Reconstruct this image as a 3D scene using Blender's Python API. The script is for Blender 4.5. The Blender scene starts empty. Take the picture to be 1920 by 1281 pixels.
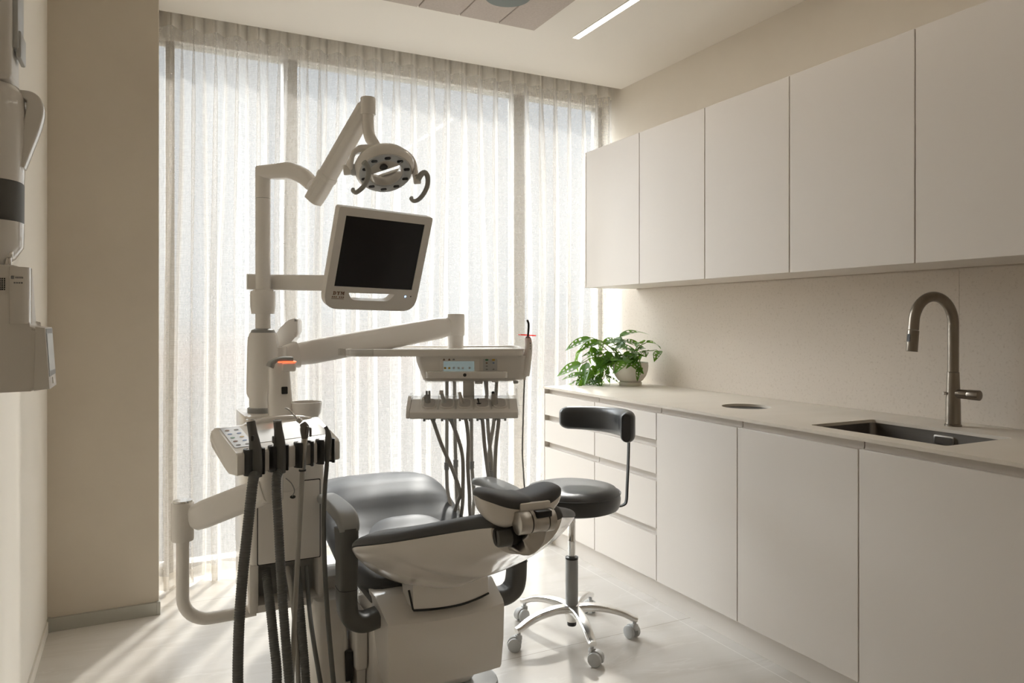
import bpy, bmesh, math, random
from mathutils import Vector, Matrix
SC = bpy.context.scene
COL = SC.collection
PI = math.pi
rnd = random.Random(7)

# ------------------------------------------------------------ camera, world, sun, exposure
FPX, YAW, YH, CAMH = 1385.0, math.radians(26.73), 602.5, 1.33
cam = bpy.data.cameras.new('camera')
cam.sensor_width = 36.0
cam.lens = FPX / 1920 * 36.0
cam.shift_y = -(640.5 - YH) / 1920.0
cam.clip_start = 0.02
camo = bpy.data.objects.new('camera', cam)
COL.objects.link(camo)
camo.location = (0, 0, CAMH)
camo.rotation_euler = (PI / 2, 0, -YAW)
SC.camera = camo

SKY_STRENGTH, SKY_HIGH_FILL, SKY_LEFT_FILL, SUN_STRENGTH, EXPOSURE = 0.45, 53.0, 8.2, 2.7, 0.97
SC.view_settings.view_transform = 'Standard'
SC.view_settings.look = 'None'
SC.view_settings.gamma = 1.0
SC.view_settings.exposure = EXPOSURE
SC.cycles.transparent_max_bounces = 24
SC.cycles.max_bounces = 12
SC.cycles.diffuse_bounces = 7
SC.cycles.transmission_bounces = 8

world = bpy.data.worlds.new('hazy_city_sky')
SC.world = world
world.use_nodes = True
wn, wl = world.node_tree.nodes, world.node_tree.links
bg = wn['Background']
tc = wn.new('ShaderNodeTexCoord')
sep = wn.new('ShaderNodeSeparateXYZ')
wl.new(tc.outputs['Generated'], sep.inputs[0])
ramp = wn.new('ShaderNodeValToRGB')
mr = wn.new('ShaderNodeMapRange')
mr.inputs['From Min'].default_value = -0.5
mr.inputs['From Max'].default_value = 0.5
wl.new(sep.outputs['Z'], mr.inputs['Value'])
wl.new(mr.outputs[0], ramp.inputs[0])
els = ramp.color_ramp.elements
els[0].position = 0.0;  els[0].color = (0.62, 0.59, 0.55, 1)
els[1].position = 1.0;  els[1].color = (0.85, 0.90, 0.96, 1)
for p, c in ((0.40, (0.66, 0.63, 0.60, 1)), (0.455, (0.78, 0.68, 0.62, 1)), (0.49, (0.76, 0.74, 0.72, 1)),
             (0.51, (0.80, 0.81, 0.82, 1)), (0.62, (0.90, 0.91, 0.93, 1)), (0.78, (0.90, 0.93, 0.97, 1))):
    e = els.new(p); e.color = c
cl = wn.new('ShaderNodeTexNoise'); cl.inputs['Scale'].default_value = 3.2; cl.inputs['Detail'].default_value = 6
wl.new(tc.outputs['Generated'], cl.inputs['Vector'])
cr_ = wn.new('ShaderNodeValToRGB')
cr_.color_ramp.elements[0].position = 0.46; cr_.color_ramp.elements[1].position = 0.62
wl.new(cl.outputs['Fac'], cr_.inputs[0])
above = wn.new('ShaderNodeMapRange'); above.inputs['From Min'].default_value = 0.02; above.inputs['From Max'].default_value = 0.2
wl.new(sep.outputs['Z'], above.inputs['Value'])
mul = wn.new('ShaderNodeMath'); mul.operation = 'MULTIPLY'
wl.new(cr_.outputs[0], mul.inputs[0]); wl.new(above.outputs[0], mul.inputs[1])
mx = wn.new('ShaderNodeMixRGB'); mx.inputs[2].default_value = (0.93, 0.92, 0.91, 1)
wl.new(mul.outputs[0], mx.inputs[0]); wl.new(ramp.outputs[0], mx.inputs[1])
wl.new(mx.outputs[0], bg.inputs['Color'])
# added fill: sky band above the view made far brighter to light the room
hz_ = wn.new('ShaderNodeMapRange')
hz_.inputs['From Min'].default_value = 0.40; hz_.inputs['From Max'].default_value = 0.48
hz_.inputs['To Min'].default_value = SKY_STRENGTH; hz_.inputs['To Max'].default_value = SKY_STRENGTH * SKY_HIGH_FILL
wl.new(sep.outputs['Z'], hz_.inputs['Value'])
side = wn.new('ShaderNodeMapRange')                      # weighted to the left, invented to throw more light on the right wall
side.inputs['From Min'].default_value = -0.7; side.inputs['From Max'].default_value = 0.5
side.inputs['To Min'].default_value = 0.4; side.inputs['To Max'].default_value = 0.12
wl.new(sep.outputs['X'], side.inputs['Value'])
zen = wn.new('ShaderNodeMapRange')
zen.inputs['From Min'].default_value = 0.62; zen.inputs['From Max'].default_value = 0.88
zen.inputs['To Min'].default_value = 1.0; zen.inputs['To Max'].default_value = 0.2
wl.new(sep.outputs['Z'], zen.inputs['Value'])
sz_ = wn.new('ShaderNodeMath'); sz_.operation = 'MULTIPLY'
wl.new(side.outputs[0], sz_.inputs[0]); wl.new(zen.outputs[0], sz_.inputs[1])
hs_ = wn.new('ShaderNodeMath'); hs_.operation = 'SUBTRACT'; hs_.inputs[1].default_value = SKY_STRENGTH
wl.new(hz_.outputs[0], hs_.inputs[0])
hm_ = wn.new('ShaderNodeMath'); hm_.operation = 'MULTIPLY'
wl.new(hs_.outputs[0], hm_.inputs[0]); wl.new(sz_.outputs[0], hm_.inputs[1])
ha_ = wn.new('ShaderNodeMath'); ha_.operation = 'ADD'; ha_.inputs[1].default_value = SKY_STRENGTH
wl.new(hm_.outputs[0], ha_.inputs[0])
# added glow in the unseen left sky, there only to light the right-hand cabinets
lf_ = wn.new('ShaderNodeMapRange'); lf_.interpolation_type = 'SMOOTHSTEP'
lf_.inputs['From Min'].default_value = -0.16; lf_.inputs['From Max'].default_value = -0.32
lf_.inputs['To Min'].default_value = 0.0; lf_.inputs['To Max'].default_value = SKY_LEFT_FILL
wl.new(sep.outputs['X'], lf_.inputs['Value'])
lz_ = wn.new('ShaderNodeMapRange'); lz_.inputs['From Min'].default_value = -0.03; lz_.inputs['From Max'].default_value = 0.10
wl.new(sep.outputs['Z'], lz_.inputs['Value'])
lm_ = wn.new('ShaderNodeMath'); lm_.operation = 'MULTIPLY'
lg_ = wn.new('ShaderNodeMapRange'); lg_.interpolation_type = 'SMOOTHSTEP'
lg_.inputs['From Min'].default_value = -0.72; lg_.inputs['From Max'].default_value = -0.45
lg_.inputs['To Min'].default_value = 0.04; lg_.inputs['To Max'].default_value = 1.0
wl.new(sep.outputs['X'], lg_.inputs['Value'])
lk_ = wn.new('ShaderNodeMath'); lk_.operation = 'MULTIPLY'
wl.new(lf_.outputs[0], lk_.inputs[0]); wl.new(lg_.outputs[0], lk_.inputs[1])
wl.new(lk_.outputs[0], lm_.inputs[0]); wl.new(lz_.outputs[0], lm_.inputs[1])
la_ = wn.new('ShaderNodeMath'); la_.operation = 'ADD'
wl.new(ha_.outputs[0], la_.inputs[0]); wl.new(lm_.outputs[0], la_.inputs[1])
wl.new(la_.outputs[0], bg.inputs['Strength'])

sun = bpy.data.lights.new('sun', 'SUN')
sun.energy = SUN_STRENGTH
sun.angle = math.radians(3.0)
sun.color = (1.0, 0.95, 0.89)
suno = bpy.data.objects.new('sun', sun)
COL.objects.link(suno)
_d = Vector((-0.47, -0.88, -0.80)).normalized()        # the way the sunlight travels
suno.rotation_euler = _d.to_track_quat('-Z', 'Y').to_euler()
suno.location = (3, 8, 6)

# ------------------------------------------------------------ calibration helpers (a point at a real depth in the room)
FW = Vector((math.sin(YAW), math.cos(YAW), 0)); RT = Vector((math.cos(YAW), -math.sin(YAW), 0)); UP = Vector((0, 0, 1))
def P(u, v, d):
    return Vector((0, 0, CAMH)) + (FW + RT * ((u - 960) / FPX) + UP * ((YH - v) / FPX)) * d

# ------------------------------------------------------------ materials
MATS = {}
def mat(name, col, rough=0.5, metal=0.0, spec=0.5, coat=0.0, noise=None, bump=None, emit=None, aniso=0.0):
    """noise = (scale, colour2, stretch xyz, contrast lo, hi); bump = (scale, strength)"""
    m = bpy.data.materials.new(name); m.use_nodes = True
    n, l = m.node_tree.nodes, m.node_tree.links
    b = n['Principled BSDF']
    b.inputs['Base Color'].default_value = (*col, 1)
    b.inputs['Roughness'].default_value = rough
    b.inputs['Metallic'].default_value = metal
    b.inputs['Specular IOR Level'].default_value = spec
    b.inputs['Coat Weight'].default_value = coat
    b.inputs['Coat Roughness'].default_value = 0.08
    if aniso: b.inputs['Anisotropic'].default_value = aniso
    if emit:
        b.inputs['Emission Color'].default_value = (*emit[0], 1)
        b.inputs['Emission Strength'].default_value = emit[1]
    if noise or bump:
        t = n.new('ShaderNodeTexCoord'); mp = n.new('ShaderNodeMapping')
        l.new(t.outputs['Object'], mp.inputs[0])
    if noise:
        sc, c2, st, lo, hi = noise
        mp.inputs['Scale'].default_value = st
        tx = n.new('ShaderNodeTexNoise'); tx.inputs['Scale'].default_value = sc; tx.inputs['Detail'].default_value = 8
        tx.inputs['Roughness'].default_value = 0.6
        l.new(mp.outputs[0], tx.inputs['Vector'])
        rp = n.new('ShaderNodeValToRGB'); rp.color_ramp.elements[0].position = lo; rp.color_ramp.elements[1].position = hi
        rp.color_ramp.elements[0].color = (*col, 1); rp.color_ramp.elements[1].color = (*c2, 1)
        l.new(tx.outputs['Fac'], rp.inputs[0]); l.new(rp.outputs[0], b.inputs['Base Color'])
    if bump:
        tb = n.new('ShaderNodeTexNoise'); tb.inputs['Scale'].default_value = bump[0]; tb.inputs['Detail'].default_value = 4
        l.new(t.outputs['Object'], tb.inputs['Vector'])
        bp = n.new('ShaderNodeBump'); bp.inputs['Strength'].default_value = bump[1]; bp.inputs['Distance'].default_value = 0.002
        l.new(tb.outputs['Fac'], bp.inputs['Height']); l.new(bp.outputs[0], b.inputs['Normal'])
    MATS[name] = m
    return m

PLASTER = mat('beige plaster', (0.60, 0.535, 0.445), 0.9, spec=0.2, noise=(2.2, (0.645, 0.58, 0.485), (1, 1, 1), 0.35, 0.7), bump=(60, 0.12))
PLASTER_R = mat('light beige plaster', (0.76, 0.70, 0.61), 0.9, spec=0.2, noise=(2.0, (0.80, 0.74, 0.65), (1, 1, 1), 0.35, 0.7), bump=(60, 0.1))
WALLPANEL = mat('cream lacquer wall', (0.86, 0.815, 0.74), 0.6, spec=0.3)
CEIL = mat('ceiling paint', (0.88, 0.84, 0.775), 0.95, spec=0.1)
CAB = mat('cashmere laminate', (0.735, 0.685, 0.63), 0.42, spec=0.35)
CABIN = mat('cashmere channel', (0.73, 0.68, 0.625), 0.45, spec=0.3)
COUNTER = mat('beige stone worktop', (0.66, 0.60, 0.515), 0.42, spec=0.4, noise=(3.0, (0.70, 0.64, 0.56), (0.5, 3, 1), 0.35, 0.7))
SPLASH = mat('speckled beige stone', (0.67, 0.60, 0.52), 0.55, spec=0.4, noise=(95, (0.55, 0.48, 0.40), (1, 1, 1), 0.55, 0.74), bump=(90, 0.15))
WHITE = mat('gloss white plastic', (0.84, 0.81, 0.77), 0.16, spec=0.5, coat=0.4)
WHITEM = mat('satin white plastic', (0.82, 0.79, 0.75), 0.38, spec=0.5)
GREYP = mat('pale grey plastic', (0.55, 0.56, 0.56), 0.35)
HANDG = mat('grey green plastic', (0.36, 0.36, 0.335), 0.42)
MIDG = mat('mid grey plastic', (0.32, 0.325, 0.32), 0.45)
DARKG = mat('charcoal plastic', (0.105, 0.105, 0.10), 0.5, bump=(400, 0.05))
HOSEG = mat('dark grey corrugated hose', (0.115, 0.118, 0.112), 0.5)
HOSEL = mat('warm grey silicone hose', (0.40, 0.385, 0.355), 0.45)
TAUPEL = mat('light taupe plastic', (0.56, 0.53, 0.50), 0.45)
TAUPE = mat('taupe plastic', (0.16, 0.145, 0.13), 0.4)
BLACK = mat('black plastic', (0.018, 0.018, 0.018), 0.35)
LEATHER = mat('charcoal leather', (0.075, 0.077, 0.081), 0.48, spec=0.42, bump=(500, 0.08))
LEATHER2 = mat('black stool leather', (0.045, 0.046, 0.047), 0.33, spec=0.6, bump=(450, 0.06))
CHROME = mat('chrome', (0.75, 0.74, 0.72), 0.12, metal=1)
ALU = mat('polished aluminium', (0.78, 0.77, 0.75), 0.2, metal=1)
STEEL = mat('satin steel', (0.55, 0.53, 0.50), 0.32, metal=1)
GUN = mat('brushed gunmetal', (0.25, 0.22, 0.185), 0.30, metal=1, noise=(30, (0.30, 0.265, 0.225), (1, 1, 0.05), 0.3, 0.7))
SINKM = mat('dark brushed steel sink', (0.22, 0.20, 0.18), 0.36, metal=1, noise=(20, (0.28, 0.26, 0.24), (1, 0.1, 1), 0.3, 0.7))
SCREEN = mat("black screen glass", (0.007, 0.007, 0.010), 0.14, spec=0.5)
LCD = mat('pale lcd', (0.42, 0.53, 0.55), 0.25, emit=((0.42, 0.55, 0.58), 0.12))
LCD2 = mat('grey lcd', (0.52, 0.56, 0.56), 0.25)
KEYP = mat('keypad film', (0.66, 0.70, 0.76), 0.35)
BROWN = mat('brown print', (0.20, 0.10, 0.055), 0.6)
INK = mat('grey print', (0.25, 0.25, 0.25), 0.6)
GREEN_ = mat('green key', (0.06, 0.25, 0.14), 0.5)
YELLOW_ = mat('amber key', (0.60, 0.38, 0.06), 0.5)
BLUE_ = mat('blue key', (0.10, 0.20, 0.45), 0.5)
RED_ = mat('red lens', (0.75, 0.06, 0.03), 0.3, emit=((1.0, 0.09, 0.03), 0.35))
ORANGE_ = mat('orange status light', (0.9, 0.2, 0.1), 0.4, emit=((1.0, 0.16, 0.06), 0.9))
BLUELED = mat('blue status light', (0.3, 0.45, 0.9), 0.4, emit=((0.3, 0.5, 1.0), 1.5))
LENS = mat('dark led lens', (0.03, 0.03, 0.035), 0.1, spec=0.8)
LIGHTF = mat('light face plate', (0.60, 0.63, 0.66), 0.25, spec=0.6)
FELT = mat('pink grey felt', (0.55, 0.485, 0.44), 0.95, spec=0.1, noise=(90, (0.49, 0.43, 0.385), (1, 1, 1), 0.4, 0.7))
LAMP = mat('linear lamp diffuser', (0.9, 0.88, 0.85), 0.5, emit=((1.0, 0.92, 0.82), 6.0))
LAMPGREY = mat('green grey lamp', (0.13, 0.15, 0.14), 0.4)
ALUFRAME = mat('window aluminium', (0.44, 0.405, 0.355), 0.5)
SKIRT = mat('grey aluminium skirting', (0.46, 0.45, 0.40), 0.4, metal=0.5)
POT = mat('off white ceramic', (0.74, 0.70, 0.65), 0.55)
SOIL = mat('dark soil', (0.035, 0.022, 0.015), 0.95, bump=(120, 0.6))
DOORW = mat('pale door', (0.70, 0.65, 0.58), 0.5)

def leaf_mat():
    m = bpy.data.materials.new('green leaf'); m.use_nodes = True
    n, l = m.node_tree.nodes, m.node_tree.links
    b = n['Principled BSDF']
    t = n.new('ShaderNodeTexCoord'); tx = n.new('ShaderNodeTexNoise'); tx.inputs['Scale'].default_value = 22
    l.new(t.outputs['Object'], tx.inputs['Vector'])
    rp = n.new('ShaderNodeValToRGB')
    rp.color_ramp.elements[0].position = 0.3; rp.color_ramp.elements[0].color = (0.020, 0.085, 0.010, 1)
    rp.color_ramp.elements[1].position = 0.7; rp.color_ramp.elements[1].color = (0.06, 0.17, 0.02, 1)
    l.new(tx.outputs['Fac'], rp.inputs[0]); l.new(rp.outputs[0], b.inputs['Base Color'])
    b.inputs['Roughness'].default_value = 0.34
    tr = n.new('ShaderNodeBsdfTranslucent'); tr.inputs['Color'].default_value = (0.20, 0.40, 0.02, 1)
    mxs = n.new('ShaderNodeMixShader'); mxs.inputs[0].default_value = 0.42
    l.new(b.outputs[0], mxs.inputs[1]); l.new(tr.outputs[0], mxs.inputs[2])
    l.new(mxs.outputs[0], n['Material Output'].inputs['Surface'])
    return m
LEAF = leaf_mat()
STEM = mat('green stem', (0.16, 0.24, 0.05), 0.5)

def curtain_mat(name, open_, col, trans=0.5):
    m = bpy.data.materials.new(name); m.use_nodes = True
    n, l = m.node_tree.nodes, m.node_tree.links
    n.remove(n['Principled BSDF'])
    uv = n.new('ShaderNodeUVMap')
    mp = n.new('ShaderNodeMapping'); mp.inputs['Scale'].default_value = (1.0, 0.10, 1)
    mp2 = n.new('ShaderNodeMapping'); mp2.inputs['Scale'].default_value = (0.10, 1.0, 1)
    l.new(uv.outputs[0], mp.inputs[0]); l.new(uv.outputs[0], mp2.inputs[0])
    t1 = n.new('ShaderNodeTexNoise'); t1.inputs['Scale'].default_value = 260; t1.inputs['Detail'].default_value = 2
    t2 = n.new('ShaderNodeTexNoise'); t2.inputs['Scale'].default_value = 260; t2.inputs['Detail'].default_value = 2
    l.new(mp.outputs[0], t1.inputs['Vector']); l.new(mp2.outputs[0], t2.inputs['Vector'])
    ad = n.new('ShaderNodeMath'); ad.operation = 'ADD'
    l.new(t1.outputs['Fac'], ad.inputs[0]); l.new(t2.outputs['Fac'], ad.inputs[1])
    k = n.new('ShaderNodeMapRange')
    k.inputs['From Min'].default_value = 0.75; k.inputs['From Max'].default_value = 1.25
    k.inputs['To Min'].default_value = open_ + 0.045; k.inputs['To Max'].default_value = open_ - 0.045
    l.new(ad.outputs[0], k.inputs['Value'])
    # threads close up at grazing angles: openness ** (1/cos)
    lw = n.new('ShaderNodeLayerWeight'); lw.inputs['Blend'].default_value = 0.5
    fc = n.new('ShaderNodeMath'); fc.operation = 'SUBTRACT'; fc.inputs[0].default_value = 1.0
    l.new(lw.outputs['Facing'], fc.inputs[1])
    mxm = n.new('ShaderNodeMath'); mxm.operation = 'MAXIMUM'; mxm.inputs[1].default_value = 0.12
    l.new(fc.outputs[0], mxm.inputs[0])
    iv = n.new('ShaderNodeMath'); iv.operation = 'DIVIDE'; iv.inputs[0].default_value = 1.0
    l.new(mxm.outputs[0], iv.inputs[1])
    pw = n.new('ShaderNodeMath'); pw.operation = 'POWER'
    l.new(k.outputs[0], pw.inputs[0]); l.new(iv.outputs[0], pw.inputs[1])
    df = n.new('ShaderNodeBsdfDiffuse'); df.inputs['Color'].default_value = (*col, 1)
    tl = n.new('ShaderNodeBsdfTranslucent'); tl.inputs['Color'].default_value = (*col, 1)
    ms = n.new('ShaderNodeMixShader'); ms.inputs[0].default_value = trans
    l.new(df.outputs[0], ms.inputs[1]); l.new(tl.outputs[0], ms.inputs[2])
    tp = n.new('ShaderNodeBsdfTransparent')
    m2 = n.new('ShaderNodeMixShader')
    l.new(pw.outputs[0], m2.inputs[0]); l.new(ms.outputs[0], m2.inputs[1]); l.new(tp.outputs[0], m2.inputs[2])
    l.new(m2.outputs[0], n['Material Output'].inputs['Surface'])
    return m
SHEER = curtain_mat('linen sheer', 0.71, (0.78, 0.755, 0.72))
TAPE = curtain_mat('linen heading tape', 0.24, (0.88, 0.85, 0.80), 0.12)
HEM = curtain_mat('linen double hem', 0.50, (0.80, 0.76, 0.70))

def glass_mat(name, gl=0.05, tint=(1, 1, 1)):
    m = bpy.data.materials.new(name); m.use_nodes = True
    n, l = m.node_tree.nodes, m.node_tree.links
    n.remove(n['Principled BSDF'])
    a = n.new('ShaderNodeBsdfTransparent'); a.inputs['Color'].default_value = (*tint, 1)
    g = n.new('ShaderNodeBsdfGlossy'); g.inputs['Roughness'].default_value = 0.03
    x = n.new('ShaderNodeMixShader'); x.inputs[0].default_value = gl
    l.new(a.outputs[0], x.inputs[1]); l.new(g.outputs[0], x.inputs[2])
    l.new(x.outputs[0], n['Material Output'].inputs['Surface'])
    return m
GLASS = glass_mat('window glass', 0.05, (0.97, 0.985, 0.985))
CLEAR = glass_mat('clear acrylic', 0.22, (0.93, 0.93, 0.92))
REDGLASS = glass_mat('red acrylic', 0.12, (1.0, 0.10, 0.05))

def floor_mat():
    m = bpy.data.materials.new('beige marble tile'); m.use_nodes = True
    n, l = m.node_tree.nodes, m.node_tree.links
    b = n['Principled BSDF']
    t = n.new('ShaderNodeTexCoord')
    mp = n.new('ShaderNodeMapping'); mp.inputs['Scale'].default_value = (0.7, 2.6, 1); mp.inputs['Rotation'].default_value = (0, 0, 0.25)
    l.new(t.outputs['Object'], mp.inputs[0])
    tx = n.new('ShaderNodeTexNoise'); tx.inputs['Scale'].default_value = 1.7; tx.inputs['Detail'].default_value = 9
    tx.inputs['Distortion'].default_value = 1.3
    l.new(mp.outputs[0], tx.inputs['Vector'])
    rp = n.new('ShaderNodeValToRGB')
    e = rp.color_ramp.elements
    e[0].position = 0.30; e[0].color = (0.60, 0.56, 0.505, 1)
    e[1].position = 0.72; e[1].color = (0.69, 0.655, 0.61, 1)
    e2 = e.new(0.50); e2.color = (0.655, 0.62, 0.57, 1)
    l.new(tx.outputs['Fac'], rp.inputs[0])
    w = n.new('ShaderNodeTexNoise'); w.inputs['Scale'].default_value = 1.1; w.inputs['Detail'].default_value = 5; w.inputs['Distortion'].default_value = 2.0
    l.new(mp.outputs[0], w.inputs['Vector'])
    vr = n.new('ShaderNodeValToRGB')
    v = vr.color_ramp.elements
    v[0].position = 0.485; v[0].color = (0, 0, 0, 1); v[1].position = 0.515; v[1].color = (0, 0, 0, 1)
    vm = v.new(0.5); vm.color = (0.35, 0.35, 0.35, 1)
    l.new(w.outputs['Fac'], vr.inputs[0])
    mv = n.new('ShaderNodeMixRGB'); mv.inputs[2].default_value = (0.76, 0.73, 0.69, 1)
    l.new(vr.outputs[0], mv.inputs[0]); l.new(rp.outputs[0], mv.inputs[1])
    sp = n.new('ShaderNodeSeparateXYZ'); l.new(t.outputs['Object'], sp.inputs[0])
    def line(out, off, pitch):
        a = n.new('ShaderNodeMath'); a.operation = 'SUBTRACT'; a.inputs[1].default_value = off; l.new(out, a.inputs[0])
        w_ = n.new('ShaderNodeMath'); w_.operation = 'PINGPONG'; w_.inputs[1].default_value = pitch / 2; l.new(a.outputs[0], w_.inputs[0])
        c = n.new('ShaderNodeMath'); c.operation = 'LESS_THAN'; c.inputs[1].default_value = 0.0016; l.new(w_.outputs[0], c.inputs[0])
        return c.outputs[0]
    gx = line(sp.outputs['X'], 2.14, 1.6); gy = line(sp.outputs['Y'], 2.60, 1.2)
    g1 = n.new('ShaderNodeMixRGB'); g1.inputs[2].default_value = (0.80, 0.77, 0.72, 1)
    l.new(gx, g1.inputs[0]); l.new(mv.outputs[0], g1.inputs[1])
    g2 = n.new('ShaderNodeMixRGB'); g2.inputs[2].default_value = (0.42, 0.37, 0.31, 1)
    l.new(gy, g2.inputs[0]); l.new(g1.outputs[0], g2.inputs[1])
    l.new(g2.outputs[0], b.inputs['Base Color'])
    b.inputs['Roughness'].default_value = 0.2
    b.inputs['Specular IOR Level'].default_value = 0.5
    return m
FLOOR = floor_mat()

# ------------------------------------------------------------ geometry helpers
def V(*a): return Vector(a)

def box(bm, x0, x1, y0, y1, z0, z1, bev=0.0, seg=2, M=None):
    vs = [bm.verts.new((x, y, z)) for x in (x0, x1) for y in (y0, y1) for z in (z0, z1)]
    fs = [(0, 1, 3, 2), (4, 6, 7, 5), (0, 4, 5, 1), (2, 3, 7, 6), (0, 2, 6, 4), (1, 5, 7, 3)]
    faces = [bm.faces.new([vs[i] for i in f]) for f in fs]
    allv = set(vs)
    if bev > 0:
        es = list({e for f in faces for e in f.edges})
        r = bmesh.ops.bevel(bm, geom=es, offset=bev, segments=seg, profile=0.5, affect='EDGES')
        allv = {v for v in allv if v.is_valid} | set(r['verts'])
    if M is not None:
        bmesh.ops.transform(bm, matrix=M, verts=list(allv))
    return bm

def B(x0, x1, y0, y1, z0, z1, bev=0.0, seg=2, M=None):
    return box(bmesh.new(), x0, x1, y0, y1, z0, z1, bev, seg, M)

def cr(pts, k=8, closed=False):
    """Catmull-Rom through points (tuples of any length)"""
    pts = [tuple(p) for p in pts]
    n = len(pts); out = []
    rng = range(n) if closed else range(n - 1)
    for i in rng:
        if closed:
            p0, p1, p2, p3 = pts[(i - 1) % n], pts[i], pts[(i + 1) % n], pts[(i + 2) % n]
        else:
            p1, p2 = pts[i], pts[i + 1]
            p0 = pts[i - 1] if i > 0 else tuple(2 * a - b for a, b in zip(p1, p2))
            p3 = pts[i + 2] if i + 2 < n else tuple(2 * a - b for a, b in zip(p2, p1))
        for j in range(k):
            t = j / k
            out.append(tuple(0.5 * ((2 * b) + (-a + c) * t + (2 * a - 5 * b + 4 * c - d) * t * t + (-a + 3 * b - 3 * c + d) * t ** 3)
                             for a, b, c, d in zip(p0, p1, p2, p3)))
    if not closed: out.append(pts[-1])
    return out

def loft(bm, rings, cap0=True, cap1=True, closed=True):
    vr = [[bm.verts.new(p) for p in r] for r in rings]
    n = len(vr[0])
    for a, b in zip(vr, vr[1:]):
        for i in range(n if closed else n - 1):
            j = (i + 1) % n
            bm.faces.new((a[i], a[j], b[j], b[i]))
    if cap0 and closed: bm.faces.new(list(reversed(vr[0])))
    if cap1 and closed: bm.faces.new(vr[-1])
    return bm

def frames(path, up=None):
    path = [Vector(p) for p in path]
    T = []
    for i in range(len(path)):
        a = path[max(i - 1, 0)]; b = path[min(i + 1, len(path) - 1)]
        T.append((b - a).normalized())
    n0 = Vector(up) if up is not None else (Vector((0, 0, 1)) if abs(T[0].z) < 0.9 else Vector((1, 0, 0)))
    N = []
    cur = n0
    for t in T:
        cur = (n0 if up is not None else cur)
        c = cur - t * cur.dot(t)
        if c.length < 1e-6: c = t.orthogonal()
        c.normalize(); N.append(c); cur = c
    return path, T, N, [t.cross(nn) for t, nn in zip(T, N)]

def tube(bm, path, r, n=12, cap=True):
    path, T, N, Bn = frames(path)
    rr = r if isinstance(r, (list, tuple)) else [r] * len(path)
    rings = []
    for p, a, b, q in zip(path, N, Bn, rr):
        rings.append([p + (a * math.cos(2 * PI * i / n) + b * math.sin(2 * PI * i / n)) * q for i in range(n)])
    return loft(bm, rings, cap, cap)

def rrect(w, h, r, k=4):
    """rounded rectangle outline centred on 0, full size w x h"""
    out = []
    r = min(r, w / 2 - 1e-5, h / 2 - 1e-5)
    for cx, cy, a0 in ((w / 2 - r, h / 2 - r, 0), (-w / 2 + r, h / 2 - r, PI / 2), (-w / 2 + r, -h / 2 + r, PI), (w / 2 - r, -h / 2 + r, 1.5 * PI)):
        for i in range(k + 1):
            a = a0 + PI / 2 * i / k
            out.append((cx + r * math.cos(a), cy + r * math.sin(a)))
    return out

def sweep(bm, path, w, h, r=0.01, up=(0, 0, 1), k=4, cap=True):
    """rounded-rect section along a path; h runs along `up`, w sideways; w and h may be lists"""
    path, T, N, Bn = frames(path, up)
    n = len(path)
    ws = w if isinstance(w, (list, tuple)) else [w] * n
    hs = h if isinstance(h, (list, tuple)) else [h] * n
    rings = [[p + b * x + a * y for x, y in rrect(ww, hh, r, k)] for p, a, b, ww, hh in zip(path, N, Bn, ws, hs)]
    return loft(bm, rings, cap, cap)

def lathe(bm, prof, n=32, M=None):
    """profile list of (r, z) about the z axis; ends closed where r == 0"""
    rings = []
    for r, z in prof:
        rings.append([Vector((max(r, 1e-5) * math.cos(2 * PI * i / n), max(r, 1e-5) * math.sin(2 * PI * i / n), z)) for i in range(n)])
    if M is not None: rings = [[M @ p for p in q] for q in rings]
    return loft(bm, rings, True, True)

def prism(bm, poly, z0, z1, M=None, bev=0.0, seg=2):
    """2D polygon (x, y) extruded z0..z1"""
    a = [bm.verts.new((x, y, z0)) for x, y in poly]; b = [bm.verts.new((x, y, z1)) for x, y in poly]
    n = len(poly)
    f0 = bm.faces.new(list(reversed(a))); f1 = bm.faces.new(b)
    for i in range(n):
        j = (i + 1) % n
        bm.faces.new((a[i], a[j], b[j], b[i]))
    vs = set(a + b)
    if bev > 0:
        es = list(f0.edges) + list(f1.edges)
        r = bmesh.ops.bevel(bm, geom=es, offset=bev, segments=seg, profile=0.5, affect='EDGES')
        vs = {v for v in vs if v.is_valid} | set(r['verts'])
    if M is not None: bmesh.ops.transform(bm, matrix=M, verts=list(vs))
    return bm

def rpoly(pts, r, k=5):
    """round the corners of a polygon"""
    out = []; n = len(pts)
    rs = r if isinstance(r, (list, tuple)) else [r] * n
    for i in range(n):
        p = Vector((*pts[i], 0)); a = Vector((*pts[i - 1], 0)); b = Vector((*pts[(i + 1) % n], 0))
        da = (a - p); db = (b - p)
        q = min(rs[i], da.length * 0.49, db.length * 0.49)
        if q < 1e-5: out.append((p.x, p.y)); continue
        pa = p + da.normalized() * q; pb = p + db.normalized() * q
        for j in range(k + 1):
            t = j / k
            c = pa * (1 - t) ** 2 + p * 2 * t * (1 - t) + pb * t * t
            out.append((c.x, c.y))
    return out

def basis(o, x, y, z):
    m = Matrix.Identity(4)
    for i, c in enumerate((x, y, z)): m.col[i][0:3] = Vector(c)
    m.col[3][0:3] = Vector(o)
    return m

def along(a, b, xhint=(0, 0, 1)):
    """matrix whose z axis runs from a to b, origin at a"""
    a = Vector(a); z = (Vector(b) - a).normalized()
    x = Vector(xhint) - z * Vector(xhint).dot(z)
    if x.length < 1e-4: x = z.orthogonal()
    x.normalize()
    return basis(a, x, z.cross(x), z)

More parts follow.
